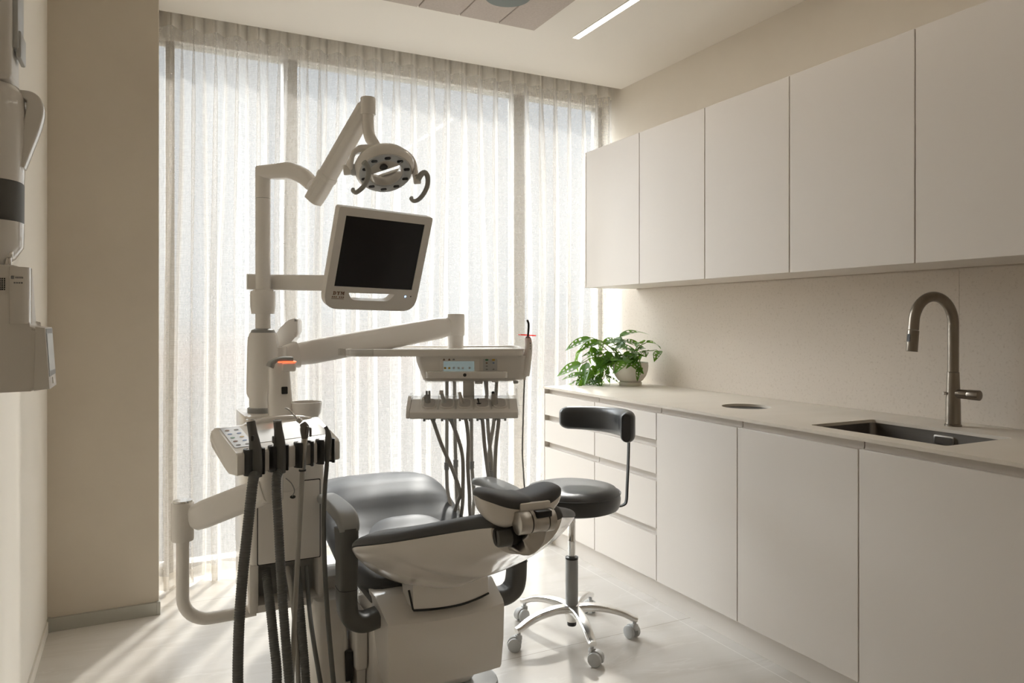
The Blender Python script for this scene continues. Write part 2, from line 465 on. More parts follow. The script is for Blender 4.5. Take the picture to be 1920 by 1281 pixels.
def cyl(bm, a, b, r, n=24, bev=0.0, r2=None):
    L = (Vector(b) - Vector(a)).length
    r2 = r if r2 is None else r2
    if bev > 0:
        prof = [(0, 0), (r - bev, 0), (r - bev * 0.3, bev * 0.3), (r, bev), (r2, L - bev), (r2 - bev * 0.3, L - bev * 0.3), (r2 - bev, L), (0, L)]
    else:
        prof = [(0, 0), (r, 0), (r2, L), (0, L)]
    return lathe(bm, prof, n, along(a, b))

def obj(name, bm, m, parent=None, smooth=True, ang=38):
    root = parent
    while root is not None and root.parent is not None: root = root.parent
    if root is not None and root.type == 'EMPTY':
        bm.transform(root.matrix_basis.inverted())
    bmesh.ops.recalc_face_normals(bm, faces=bm.faces)
    me = bpy.data.meshes.new(name); bm.to_mesh(me); bm.free()
    if smooth:
        for p in me.polygons: p.use_smooth = True
        me.set_sharp_from_angle(angle=math.radians(ang))
    me.materials.append(m)
    o = bpy.data.objects.new(name, me); COL.objects.link(o)
    if parent is not None: o.parent = parent
    return o

def tag(o, label, cat, group=None, kind=None):
    o['label'] = label; o['category'] = cat
    if group: o['group'] = group
    if kind: o['kind'] = kind
    return o

def thing(name, label, cat, loc=(0, 0, 0), group=None):
    o = bpy.data.objects.new(name, None); COL.objects.link(o)
    o.location = loc; o.empty_display_size = 0.05
    o.matrix_basis = Matrix.Translation(Vector(loc))
    return tag(o, label, cat, group)

def struct(name, bm, m, parent=None, label=None, smooth=False):
    o = obj(name, bm, m, parent, smooth)
    if parent is None: o['kind'] = 'structure'
    if label: o['label'] = label
    return o

def text(bm_mat, body, M, size, name, parent, ext=0.0004):
    c = bpy.data.curves.new(name, 'FONT'); c.body = body; c.size = size; c.extrude = ext; c.align_x = 'CENTER'; c.align_y = 'CENTER'
    t = bpy.data.objects.new(name, c); COL.objects.link(t)
    dg = bpy.context.evaluated_depsgraph_get()
    me = bpy.data.meshes.new_from_object(t.evaluated_get(dg))
    bpy.data.objects.remove(t)
    bm = bmesh.new(); bm.from_mesh(me); bm.transform(M)
    return obj(name, bm, bm_mat, parent, smooth=False)

# ------------------------------------------------------------ room shell
XL, XR, YB, YC, ZC = -0.355, 2.83, -1.3, 4.02, 2.858     # left wall, right wall, rear wall, ceiling edge at the curtain pocket, ceiling
YG = 4.25                                                  # glass line
struct('floor', B(XL - 0.1, XR + 0.1, YB - 0.1, YG + 0.12, -0.1, 0), FLOOR)
bm = bmesh.new()
box(bm, XL - 0.1, XR + 0.1, YB - 0.1, YC, ZC, ZC + 0.25)
box(bm, XL - 0.1, XR + 0.1, YC, YG + 0.12, 3.06, ZC + 0.25)
struct('ceiling', bm, CEIL)
struct('wall_left', B(XL - 0.1, XL, YB - 0.1, 3.72, 0.055, ZC), WALLPANEL)
bm = B(XL - 0.09, XL + 0.006, YB, 3.719, 0.0, 0.048, 0.001)
box(bm, XL - 0.09, XL - 0.012, YB, 3.719, 0.046, 0.056)
struct('baseboard_left', bm, WALLPANEL)
struct('wall_right', B(XR, XR + 0.1, YB - 0.1, YG + 0.12, 0, 3.1), PLASTER_R)
struct('wall_back', B(XL - 0.1, XR + 0.1, YB - 0.1, YB, 0, ZC), WALLPANEL)
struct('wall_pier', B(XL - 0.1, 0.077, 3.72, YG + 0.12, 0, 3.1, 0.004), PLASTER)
bm = B(XL + 0.01, 0.072, 3.705, 3.722, 0, 0.058, 0.002)
box(bm, 0.066, 0.083, 3.703, 3.74, 0, 0.06, 0.003)
box(bm, XL + 0.002, XL + 0.012, 3.70, 3.722, 0, 0.062, 0.002)
struct('baseboard_pier', bm, SKIRT)
# door behind the camera
w = struct('door_1', B(0.9, 1.8, YB, YB + 0.04, 0, 2.1, 0.003), DOORW)
struct('door_handle', tube(bmesh.new(), [(1.0, YB + 0.03, 1.0), (1.0, YB + 0.08, 1.0), (1.1, YB + 0.08, 1.0)], 0.009), STEEL, w, smooth=True)

# window wall: three bays, aluminium profiles, a header, glass
MULL = ((0.119, 0.162), (0.715, 0.79), (2.155, 2.235), (2.80, 2.83))
bm = bmesh.new()
for a, b in MULL: box(bm, a, b, YG, YG + 0.09, 0.0, 2.80, 0.003)
box(bm, 0.077, XR, YG - 0.01, YG + 0.09, 0.0, 0.055, 0.003)
wf = struct('window_1', bm, ALUFRAME)
for i, (a, b) in enumerate(((0.077, 0.119), (0.162, 0.715), (0.79, 2.155), (2.235, 2.80))):
    struct('window_pane', B(a, b, YG + 0.04, YG + 0.046, 0.055, 2.797), GLASS, wf)

struct('trim_1', B(0.077, XR, YG - 0.005, YG + 0.11, 2.797, 3.06), CEIL)

# ------------------------------------------------------------ curtain
def curtain():
    x0, x1 = 0.085, 2.812
    pitch = 0.104
    npl = int((x1 - x0) / pitch)
    pitch = (x1 - x0) / npl
    seg = 22
    N = npl * seg
    ztop, zt = 3.03, 2.809
    zs = [3.03, 2.98, 2.93, 2.87, 2.84, zt] + [zt - 0.02, zt - 0.06, zt - 0.12, zt - 0.2, zt - 0.3, zt - 0.42] + [2.3 - 0.1 * i for i in range(23)] + [0.06, 0.02]
    rp = [rnd.uniform(-1, 1) for _ in range(npl + 3)]
    rq = [rnd.uniform(-1, 1) for _ in range(npl + 3)]
    rs = [rnd.uniform(-1, 1) for _ in range(npl + 3)]
    def lerp(arr, s):
        i = int(s); f = s - i; f = f * f * (3 - 2 * f)
        return arr[i] * (1 - f) + arr[min(i + 1, len(arr) - 1)] * f
    def pos(i, z):
        s = i / seg
        ph = 2 * PI * s
        low = max(0.0, min(1.0, (zt - z) / 1.2))                  # 0 at the tape, 1 low down
        near = max(0.0, min(1.0, (zt - z) / 0.35))
        c = math.cos(ph)
        sq = max(-1, min(1, c * 2.6))                             # squarish folds in the heading
        so = c + 0.16 * math.cos(2 * ph + lerp(rp, s))
        sh = sq * (1 - near) + so * near
        A = 0.026 * (1 - near) + (0.040 + 0.014 * lerp(rq, s) * low) * near
        y = 4.085 + A * sh + 0.022 * low * lerp(rs, s) * math.sin(1.3 * z + 3 * lerp(rp, s))
        dx = (0.12 * (1 - near) + 0.20 * near) * pitch * math.sin(2 * ph) * -1
        dx += pitch * 0.45 * low * lerp(rp, s) * math.sin(0.9 * z + 2.0 * lerp(rq, s) + 0.6)
        x = x0 + (s / npl) * (x1 - x0) + dx
        # the bunch at the left edge swings into the room low down
        k = max(0.0, 1 - s / 1.6)
        y -= 0.11 * k * max(0.0, (1.6 - z) / 1.6)
        # gathered, near-double stretch in front of the second mullion
        return (max(x0 - 0.003, min(x1 + 0.003, x)), y, z)
    hem = lambda s: 0.016 + 0.012 * math.sin(1.7 * s) + 0.01 * math.sin(4.1 * s + 1) - (0.012 if s < 1.5 else 0)
    def strip(zlist, off=0.0):
        bm = bmesh.new(); uvl = bm.loops.layers.uv.new('UVMap')
        rows = []
        for z in zlist:
            row = []
            for i in range(N + 1):
                zz = z
                if z <= 0.021: zz = max(0.004, hem(i / seg))
                p = pos(i, zz)
                row.append((bm.verts.new((p[0], p[1] + off, p[2])), (i / seg * pitch * 1.7, z)))
            rows.append(row)
        for a, b in zip(rows, rows[1:]):
            for i in range(N):
                f = bm.faces.new((a[i][0], a[i + 1][0], b[i + 1][0], b[i][0]))
                for lp, q in zip(f.loops, (a[i][1], a[i + 1][1], b[i + 1][1], b[i][1])): lp[uvl].uv = q
        return bm
    root = thing('sheer_curtain', 'floor-length pleated off-white sheer curtain across the whole window wall', 'curtain', (1.45, 4.085, 0))
    obj('curtain_fabric', strip([z for z in zs if 0.1 <= z <= zt] + [0.085]), SHEER, root, ang=180)
    obj('heading_tape', strip([3.03, 2.98, 2.93, 2.87, 2.84, zt]), TAPE, root, ang=180)
    obj('hem', strip([0.085, 0.06, 0.04, 0.02]), HEM, root, ang=180)
    tr = B(x0, x1, 4.07, 4.10, 3.03, 3.06)
    obj('curtain_track', tr, ALUFRAME, root)
curtain()

# ------------------------------------------------------------ ceiling fittings
def ceiling_fittings():
    xs = [0.75, 0.965, 1.172, 1.383, 1.592, 1.80]
    xs = [x * 1.022 for x in xs]
    yf, yn = 3.39, 0.9
    names = ('leftmost of the four at the top edge', 'second from left of the four',
             'third from left, beyond the round grey fitting', 'rightmost, nearest the linear light')
    for i in range(1, 5):
        a, b = xs[i] + 0.003, xs[i + 1] - 0.003
        o = obj('acoustic_panel', B(a, b, yn, yf, ZC - 0.0125, ZC - 0.0006, 0.003), FELT)
        tag(o, 'pinkish grey felt ceiling panel, ' + names[i - 1], 'ceiling panel', 'felt ceiling panels')
    c = P(948, 0, 3.36); cx, cy = 1.50, 3.02
    t = thing('ceiling_fitting', 'round dark grey fitting hanging below the felt ceiling panels', 'ceiling light', (cx, cy, ZC))
    obj('housing', lathe(bmesh.new(), [(0, ZC - 0.012), (0.104, ZC - 0.012), (0.11, ZC - 0.018), (0.11, ZC - 0.044), (0.104, ZC - 0.05), (0, ZC - 0.05)], 48,
                         Matrix.Translation((cx, cy, 0))), LAMPGREY, t)
    # recessed linear lamp, on; it runs back over the camera
    t = thing('linear_light', 'long thin white linear light let into the ceiling towards the cabinets', 'ceiling light', (2.10, 1.8, ZC))
    obj('diffuser', B(2.078, 2.115, 0.2, 3.40, ZC - 0.004, ZC + 0.001), LAMP, t)
    bm = bmesh.new()
    box(bm, 2.074, 2.078, 0.2, 3.403, ZC - 0.005, ZC); box(bm, 2.115, 2.119, 0.2, 3.403, ZC - 0.005, ZC)
    obj('trim_frame', bm, CEIL, t)
ceiling_fittings()

# ------------------------------------------------------------ cabinets on the right
XF, XU = 2.15, 2.442
ZT0, ZT1 = 0.930, 0.942
BASE_Y = (3.838, 3.297, 2.773, 2.251, 1.6885, 1.10)
def base_cabinets():
    lab = ('cashmere drawer cabinet at the window end of the run, behind the stool', 'cashmere drawer cabinet second from the window, beside the stool backrest',
           'cashmere one-door base cabinet between the drawers and the door under the round hole', 'cashmere one-door base cabinet left of the sink, below the round hole',
           'cashmere one-door base cabinet under the sink at the right edge')
    for i in range(5):
        y1, y0 = BASE_Y[i], BASE_Y[i + 1]
        t = thing('base_cabinet', lab[i], 'cabinet', (XF, (y0 + y1) / 2, 0), 'base cabinets under the worktop')
        bm = bmesh.new()
        e = 0.018
        xb = XR - 0.012
        ext = 0.012 if i == 0 else 0.0
        box(bm, XF + 0.040, xb, y1 - e, y1 - 0.0002, 0.118, 0.735 if i > 2 else 0.9295)
        box(bm, XF + 0.040, xb, y0 + 0.0002, y0 + e, 0.118, 0.735 if i > 1 else 0.9295)
        box(bm, XF + 0.040, XF + 0.050, y0 + 0.0002, y1 - 0.0002, 0.118, 0.9295)
        box(bm, XF + 0.040, xb, y0 + e, y1 - e, 0.118, 0.136)
        box(bm, xb - 0.012, xb, y0 + e, y1 - e, 0.136, 0.735)
        obj('carcass', bm, CAB, t)
        if i == 0:
            obj('end_panel', B(XF - 0.001, xb, y1, y1 + 0.012, 0.0, 0.930, 0.001), CAB, t)
        obj('plinth', B(XF + 0.055, XF + 0.07, y0, y1, 0.0, 0.118), CAB, t)
        def channel(z0, z1):
            z1 -= 0.0015
            # J-profile finger channel: back, curved foot
            pts = rpoly([(XF + 0.006, z0 - 0.01), (XF + 0.024, z0 - 0.008), (XF + 0.031, z0 + 0.004), (XF + 0.031, z1), (XF + 0.038, z1), (XF + 0.038, z0 - 0.018), (XF + 0.006, z0 - 0.018)],
                        [0, 0.006, 0.006, 0, 0, 0, 0], 4)
            M = basis((0, 0, 0), (1, 0, 0), (0, 0, 1), (0, 1, 0))
            return prism(bmesh.new(), pts, y0 + 0.0024, y1 - 0.0024, M)
        g = 0.0022
        if i < 2:
            rows = ((0.118, 0.331), (0.363, 0.584), (0.6175, 0.742), (0.775, 0.9015))
            for a, b in rows:
                obj('drawer', B(XF, XF + 0.021, y0 + g, y1 - g, a, b, 0.0012, 1), CAB, t)
            for z0, z1 in ((0.331, 0.363), (0.584, 0.6175), (0.742, 0.775), (0.9015, 0.928)):
                obj('finger_channel', channel(z0, z1), CABIN, t)
        else:
            obj('door', B(XF, XF + 0.021, y0 + g, y1 - g, 0.118, 0.9015, 0.0012, 1), CAB, t)
            obj('finger_channel', channel(0.9015, 0.928), CABIN, t)
base_cabinets()

HOLE_C, HOLE_R = (2.468, 2.527), 0.108
SINK = (2.240, 2.588, 1.443, 1.968)
def worktop():
    bm = bmesh.new()
    def ring(pts, z):
        vs = [bm.verts.new((x, y, z)) for x, y in pts]
        return vs, [bm.edges.new((vs[i], vs[(i + 1) % len(vs)])) for i in range(len(vs))]
    outer = [(XF - 0.004, 1.10), (XR - 0.006, 1.10), (XR - 0.006, 3.852), (XF - 0.004, 3.852)]
    hole = [(HOLE_C[0] + HOLE_R * math.cos(2 * PI * i / 48), HOLE_C[1] + HOLE_R * math.sin(2 * PI * i / 48)) for i in range(48)]
    cx, cy = (SINK[0] + SINK[1]) / 2, (SINK[2] + SINK[3]) / 2
    sk = [(cx + a, cy + b) for a, b in rrect(SINK[1] - SINK[0], SINK[3] - SINK[2], 0.012, 4)]
    loops = []
    for z in (ZT1, ZT0):
        L = [ring(q, z) for q in (outer, hole, sk)]
        bmesh.ops.triangle_fill(bm, use_beauty=True, use_dissolve=False, edges=[e for v, es in L for e in es])
        loops.append([v for v, es in L])
    for a, b in zip(*loops):
        for i in range(len(a)):
            j = (i + 1) % len(a)
            bm.faces.new((a[i], a[j], b[j], b[i]))
    t = thing('worktop', 'thin beige stone worktop running along the base cabinets', 'worktop', (XF, 2.5, ZT0))
    obj('slab', bm, COUNTER, t, ang=30)
    bm = bmesh.new()
    M = Matrix.Translation((*HOLE_C, 0))
    lathe(bm, [(HOLE_R + 0.003, ZT0 - 0.0005), (HOLE_R + 0.006, ZT0 - 0.0005), (HOLE_R + 0.006, 0.72), (HOLE_R + 0.001, 0.72)], 48, M)
    ch = obj('waste_chute', bm, BLACK, t)
    # undermounted sink
    s = thing('sink', 'dark steel undermount sink let into the stone worktop below the tap', 'sink', (cx, cy, 0.75))
    bm = bmesh.new()
    w, d = SINK[1] - SINK[0] + 0.012, SINK[3] - SINK[2] + 0.012
    def rr(w_, d_, r, z): return [Vector((cx + a, cy + b, z)) for a, b in rrect(w_, d_, r, 6)]
    rings = [rr(w + 0.03, d + 0.03, 0.03, ZT0 - 0.0006), rr(w, d, 0.02, ZT0 - 0.0006), rr(w - 0.006, d - 0.006, 0.03, 0.80), rr(w - 0.03, d - 0.03, 0.04, 0.765), rr(w - 0.09, d - 0.09, 0.05, 0.755), rr(0.10, 0.10, 0.049, 0.75)]
    loft(bm, rings, False, True)
    obj('bowl', bm, SINKM, s)
    bm = bmesh.new()
    M = basis((SINK[1] - 0.0005, 1.678, 0.900), (0, 1, 0), (0, 0, 1), (-1, 0, 0))
    prism(bm, rrect(0.075, 0.034, 0.006), -0.006, 0.0015, M, 0.0005)
    ov = obj('overflow_frame', bm, STEEL, s)
    obj('overflow_plate', prism(bmesh.new(), rrect(0.064, 0.024, 0.004), 0.0, 0.0022, M), SINKM, ov)
    obj('drain', lathe(bmesh.new(), [(0, 0.752), (0.04, 0.752), (0.042, 0.750), (0.0, 0.750)], 24, Matrix.Translation((cx, cy, 0.0))), STEEL, s)
worktop()

def tap():
    x, y = 2.689, 1.708
    t = thing('kitchen_tap', 'tall brushed gunmetal tap with gooseneck spout standing behind the sink', 'tap', (x, y, ZT1))
    M = Matrix.Translation((x, y, 0))
    obj('body', lathe(bmesh.new(), [(0, ZT1), (0.0285, ZT1), (0.0285, ZT1 + 0.006), (0.0255, ZT1 + 0.008), (0.0245, 1.03), (0.0205, 1.142), (0.0, 1.142)], 32, M), GUN, t)
    R = 0.098; zc = 1.322
    dirn = Vector((-0.96, 0.10, 0)).normalized()
    pts = [Vector((x, y, 1.1435)), Vector((x, y, 1.2)), Vector((x, y, 1.28))]
    ca = Vector((x, y, zc)) + dirn * R
    for i in range(0, 25):
        a = PI - (PI * 1.0) * i / 24 * 0.98
        pts.append(ca + dirn * (R * math.cos(a)) + UP * (R * math.sin(a)))
    end = pts[-1]; dn = (dirn * 0.10 - UP).normalized()
    pts += [end + dn * 0.03]
    obj('spout', tube(bmesh.new(), pts, 0.0185, 20), GUN, t)
    q = pts[-1]
    bm = bmesh.new(); cyl(bm, q + dn * 0.002, q + dn * 0.078, 0.0195, 24, 0.001)
    sp = obj('spray_head', bm, GUN, t)
    side = (dirn - dn * dirn.dot(dn)).normalized()
    Mb = basis(q + dn * 0.03 + side * 0.0185, dn.cross(side), dn, side)
    obj('spray_button', prism(bmesh.new(), rrect(0.012, 0.028, 0.004), -0.002, 0.0025, Mb), BLACK, sp)
    bm = bmesh.new(); cyl(bm, (x, y, 1.063), (x, y - 0.055, 1.063), 0.017, 24, 0.001)
    obj('lever_stem', bm, GUN, t)
    bm = bmesh.new(); cyl(bm, (x, y - 0.0565, 1.063), (x, y - 0.097, 1.063), 0.0185, 24, 0.0015)
    obj('lever_knob', bm, GUN, t)
    bm = bmesh.new(); cyl(bm, (x - 0.02, y + 0.015, 1.063), (x - 0.028, y + 0.02, 1.063), 0.006, 12)
    obj('indicator_cap', bm, CHROME, t)
tap()

UP_Y = (3.838, 3.299, 2.775, 2.253, 1.6885, 1.12)
def upper_cabinets():
    lab = ('cashmere wall cabinet at the window end of the upper row', 'second cashmere wall cabinet from the window in the upper row', 'middle cashmere wall cabinet of the upper row',
           'fourth cashmere wall cabinet from the window, above the round hole', 'cashmere wall cabinet cut by the right edge, above the tap')
    for i in range(5):
        y1, y0 = UP_Y[i], UP_Y[i + 1]
        t = thing('wall_cabinet', lab[i], 'cabinet', (XU, (y0 + y1) / 2, 1.535), 'wall cabinets above the worktop')
        obj('carcass', B(XU + 0.022, XR - 0.001, y0 + 0.0004, y1 - 0.0004, 1.541, 2.364), CAB, t)
        obj('door', B(XU, XU + 0.021, y0 + 0.0024, y1 - 0.0024, 1.535, 2.364, 0.0012, 1), CAB, t)
        obj('underside_rail', B(XU + 0.03, XR - 0.013, y0 + 0.0004, y1 - 0.0004, 1.5365, 1.541), CAB, t)
        if i == 0:
            obj('end_panel', B(XU - 0.001, XR - 0.001, y1, y1 + 0.014, 1.535, 2.364, 0.001), CAB, t)
upper_cabinets()
for a, b, l in ((1.7705, 4.0, 'large speckled beige stone splashback slab between worktop and wall cabinets'),
                (1.10, 1.7695, 'smaller speckled stone splashback slab behind the tap at the right edge')):
    tag(obj('splashback', B(XR - 0.0065, XR - 0.0008, a, b, ZT1 + 0.0005, 1.5335), SPLASH), l, 'splashback', 'stone splashback slabs')

# ------------------------------------------------------------ potted plant
def plant():
    x, y, z = 2.660, 3.683, ZT1
    t = thing('potted_plant', 'trailing green plant with holed leaves in an off-white pot on the worktop', 'plant', (x, y, z))
    M = Matrix.Translation((x, y, z))
    obj('saucer', lathe(bmesh.new(), [(0, 0), (0.066, 0), (0.068, 0.003), (0.068, 0.019), (0.064, 0.022), (0, 0.022)], 40, M), POT, t)
    obj('pot', lathe(bmesh.new(), [(0, 0.022), (0.060, 0.022), (0.075, 0.032), (0.095, 0.06), (0.105, 0.09), (0.108, 0.12), (0.107, 0.138), (0.103, 0.140), (0.101, 0.137), (0.101, 0.11), (0, 0.11)], 48, M), POT, t)
    obj('soil', lathe(bmesh.new(), [(0, 0.1105), (0.1, 0.1105), (0.098, 0.128), (0.05, 0.132), (0, 0.131)], 32, M), SOIL, t)
    C0 = Vector((x, y, z + 0.128))
    lf = bmesh.new(); st = bmesh.new()
    def leaf(base, dirv, nrm, L, Wd, curl, r):
        d = dirv.normalized(); s = d.cross(nrm).normalized(); nn = s.cross(d).normalized()
        nu, nv = 12, 8
        def width(u): return Wd * (math.sin(PI * min(1, u ** 0.62)) ** 0.75) * (1.0 - 0.25 * u)
        grid = []
        for i in range(nu + 1):
            u = i / nu
            row = []
            for j in range(nv + 1):
                v = (j / nv) * 2 - 1
                wv = width(u) if 0 < i < nu else 0.0005
                back = -0.16 * L * (abs(v) ** 1.5) * max(0, 0.35 - u) / 0.35
                ripple = 0.05 * L * math.sin(u * 7 + r * 6) * v
                p = base + d * (u * L + back) + s * (v * wv) + nn * (0.22 * abs(v) * wv + ripple * 0.25) - nn * (curl * L * u * u)
                row.append(lf.verts.new(p))
            grid.append(row)
        for i in range(nu):
            for j in range(nv):
                hole = (j in (1, 2, 5, 6)) and (i in (3, 5, 7, 8)) and ((i + j + int(r * 10)) % 5 != 0) and not (i == 8 and j in (1, 6))
                if hole: continue
                lf.faces.new((grid[i][j], grid[i + 1][j], grid[i + 1][j + 1], grid[i][j + 1]))
    def vine(a, mid, tip, k, size, seed):
        r = random.Random(seed)
        path = cr([a, mid[0], mid[1], tip] if isinstance(mid, tuple) else [a, mid, tip], 8)
        path = [Vector(p) for p in path]
        tube(st, path, 0.0026, 6)
        n = len(path)
        for i in range(k):
            f = (i + 1) / k
            q = path[min(n - 1, int(f * (n - 1)))]
            tn = (path[min(n - 1, int(f * (n - 1)) + 1)] - path[max(0, int(f * (n - 1)) - 1)]).normalized()
            ang = r.uniform(0, 2 * PI)
            sd = Vector((math.cos(ang), math.sin(ang), r.uniform(-0.5, 0.35)))
            dv = (tn * 0.5 + sd + Vector((-0.1, -0.15, -0.3))).normalized()
            pet = q + dv * r.uniform(0.015, 0.04)
            tube(st, [q, (q + pet) / 2 + UP * 0.006, pet], 0.0018, 5)
            nr = (UP + Vector((r.uniform(-.7, .5), r.uniform(-.9, .1), 0))).normalized()
            L = size * r.uniform(0.8, 1.2)
            # keep leaves above the worktop and off the wall
            if pet.z + dv.z * L < z + 0.012: dv.z = max(dv.z, (z + 0.014 - pet.z) / L); dv.normalize()
            if pet.x + dv.x * L > XR - 0.03: dv.x = -abs(dv.x)
            if pet.y + dv.y * L > 3.985: dv.y = -abs(dv.y) * 0.6
            leaf(pet, dv, nr, L, L * 0.25, r.uniform(0.15, 0.55), r.random())
    o = lambda a, b, c: C0 + Vector((a, b, c))
    vine(o(0, 0, 0), o(-0.02, 0.02, 0.10), o(-0.06, 0.02, 0.165), 6, 0.145, 1)
    vine(o(0.02, 0, 0), o(0.04, -0.03, 0.10), o(0.07, -0.06, 0.13), 6, 0.125, 2)
    vine(o(0.03, 0.02, 0), o(0.07, -0.03, 0.07), o(0.10, -0.10, 0.085), 6, 0.115, 3)
    vine(o(-0.03, 0.02, 0), o(-0.12, 0.06, 0.11), o(-0.21, 0.10, 0.16), 8, 0.135, 4)
    vine(o(-0.04, 0, 0), (o(-0.10, 0.02, 0.07), o(-0.19, 0.08, 0.05)), o(-0.27, 0.14, 0.0), 9, 0.13, 5)
    vine(o(-0.04, 0.03, 0), (o(-0.12, 0.06, 0.06), o(-0.20, 0.11, -0.03)), o(-0.28, 0.15, -0.075), 10, 0.115, 6)
    vine(o(-0.03, 0.05, 0), (o(-0.10, 0.10, 0.05), o(-0.15, 0.14, -0.04)), o(-0.17, 0.16, -0.10), 9, 0.11, 7)
    vine(o(-0.02, -0.03, 0), o(-0.06, -0.06, 0.05), o(-0.09, -0.08, 0.03), 6, 0.12, 8)
    vine(o(0.0, -0.05, 0), o(-0.01, -0.09, 0.05), o(-0.005, -0.115, -0.01), 2, 0.085, 9)
    vine(o(-0.05, 0.04, 0), o(-0.16, 0.10, 0.12), o(-0.25, 0.15, 0.09), 9, 0.13, 10)
    vine(o(-0.02, 0.04, 0), (o(-0.10, 0.10, 0.03), o(-0.20, 0.15, -0.08)), o(-0.30, 0.17, -0.105), 9, 0.10, 11)
    vine(o(-0.02, 0.04, 0), (o(-0.08, 0.06, 0.03), o(-0.13, 0.07, -0.05)), o(-0.14, 0.08, -0.09), 9, 0.11, 12)
    obj('foliage', lf, LEAF, t, ang=60)
    obj('stems', st, STEM, t)
plant()

# ------------------------------------------------------------ stool
def stool():
    cx, cy = 1.627, 2.670
    t = thing('rolling_stool', 'black round dental stool with curved backrest on a five-star aluminium base', 'stool', (cx, cy, 0))
    M = Matrix.Translation((cx, cy, 0))
    R = 0.203
    prof = [(0, 0.545), (R - 0.02, 0.545), (R - 0.006, 0.551), (R, 0.566), (R + 0.002, 0.590), (R - 0.003, 0.614), (R - 0.018, 0.629), (R - 0.05, 0.637), (R - 0.11, 0.640), (0, 0.640)]
    st = obj('seat', lathe(bmesh.new(), prof, 64, M), LEATHER2, t)
    bm = bmesh.new()
    tube(bm, [(cx + (R + 0.001) * math.cos(2 * PI * i / 64), cy + (R + 0.001) * math.sin(2 * PI * i / 64), 0.612) for i in range(65)], 0.0022, 6)
    obj('seam', bm, LEATHER2, st)
    obj('seat_plate', lathe(bmesh.new(), [(0, 0.53), (0.09, 0.53), (0.10, 0.545), (0, 0.545)], 32, M), BLACK, t)
    obj('gas_lift', lathe(bmesh.new(), [(0, 0.30), (0.0155, 0.30), (0.0155, 0.40), (0.0165, 0.402), (0.0165, 0.406), (0.0155, 0.408), (0.0155, 0.48), (0.0165, 0.482), (0.0165, 0.486), (0.0155, 0.488), (0.0155, 0.53), (0, 0.53)], 24, M), CHROME, t)
    obj('lift_sleeve', lathe(bmesh.new(), [(0, 0.135), (0.0265, 0.135), (0.0265, 0.328), (0.024, 0.334), (0.0, 0.334)], 32, M), MIDG, t)
    obj('sleeve_ring', lathe(bmesh.new(), [(0.0, 0.328), (0.0275, 0.328), (0.0275, 0.336), (0.02, 0.339), (0, 0.339)], 32, M), BLACK, t)
    hub = obj('hub', lathe(bmesh.new(), [(0, 0.066), (0.022, 0.066), (0.026, 0.085), (0.033, 0.10), (0.040, 0.115), (0.042, 0.133), (0.03, 0.140), (0, 0.140)], 32, M), ALU, t)
    obj('hub_cap', lathe(bmesh.new(), [(0, 0.048), (0.018, 0.048), (0.0195, 0.052), (0.0195, 0.066), (0, 0.066)], 24, M), BLACK, hub)
    RL = 0.262
    legp = None
    for k in range(5):
        a = math.radians(-104 + 72 * k)
        d = V(math.cos(a), math.sin(a), 0)
        c = V(cx, cy, 0)
        path = cr([c + d * 0.028 + UP * 0.122, c + d * 0.08 + UP * 0.128, c + d * 0.15 + UP * 0.123, c + d * 0.21 + UP * 0.108, c + d * (RL - 0.008) + UP * 0.088, c + d * (RL + 0.012) + UP * 0.083], 5)
        n = len(path)
        bm = sweep(bmesh.new(), path, [0.050 - 0.020 * (i / (n - 1)) for i in range(n)], [0.030 - 0.009 * (i / (n - 1)) for i in range(n)], 0.008)
        obj('leg', bm, ALU, t)
        # caster
        p = c + d * RL
        ca = a + (0.9, 2.3, 0.5, 1.4, -0.6)[k]
        f = V(math.cos(ca), math.sin(ca), 0); s = V(-f.y, f.x, 0)
        w0 = p + f * 0.016 + UP * 0.0275
        bm = bmesh.new()
        cyl(bm, p + UP * 0.055, p + UP * 0.084, 0.0075, 16)
        # hood over the two wheels
        hood = [(0.031 * math.cos(x), 0.031 * math.sin(x)) for x in [math.radians(q) for q in range(20, 201, 15)]] + [(-0.012, -0.008), (0.012, 0.012)]
        prism(bm, hood, -0.009, 0.009, basis(w0, f * -1, UP, s), 0.002)
        box(bm, -0.012, 0.012, -0.011, 0.011, 0.045, 0.064, 0.004, 2, Matrix.Translation(p))
        co = obj('caster', bm, GREYP, t)
        for q in (-1, 1):
            b2 = bmesh.new()
            cyl(b2, w0 + s * (q * 0.0095), w0 + s * (q * 0.0255), 0.0275, 28, 0.004)
            obj('wheel', b2, GREYP, co)
    # curved backrest
    Rb = 0.235
    pts = []
    for i in range(41):
        a = math.radians(-50 + (72 + 50) * (0.5 - 0.5 * math.cos(PI * i / 40)))
        pts.append(V(cx + Rb * math.cos(a), cy + Rb * math.sin(a), 0.893))
    n = len(pts)
    hs = []; ws = []
    for i in range(n):
        u = 0.5 - 0.5 * math.cos(PI * i / (n - 1)); e = min(u, 1 - u)
        q = math.sqrt(max(0.0, 1 - (1 - min(1, (e + 0.002) / (0.05 if u < 0.5 else 0.085))) ** 2))
        hs.append((0.128 - 0.028 * u) * ((0.80 + 0.20 * q) if u < 0.5 else (0.45 + 0.55 * q))); ws.append(0.060 * ((0.5 + 0.5 * q) if u < 0.5 else (0.3 + 0.7 * q)))
    bm = sweep(bmesh.new(), pts, ws, hs, 0.028, k=6)
    bk = obj('backrest', bm, LEATHER2, t, ang=50)
    bm = bmesh.new()
    e0 = pts[0]; tn = (pts[0] - pts[1]).normalized(); rad = V(e0.x - cx, e0.y - cy, 0).normalized()
    tube(bm, [e0 + tn * 0.001 + rad * x + UP * y for x, y in rrect(0.036, 0.112, 0.017, 5)] + [e0 + tn * 0.001 + rad * 0.018 + UP * 0.039], 0.0022, 6)
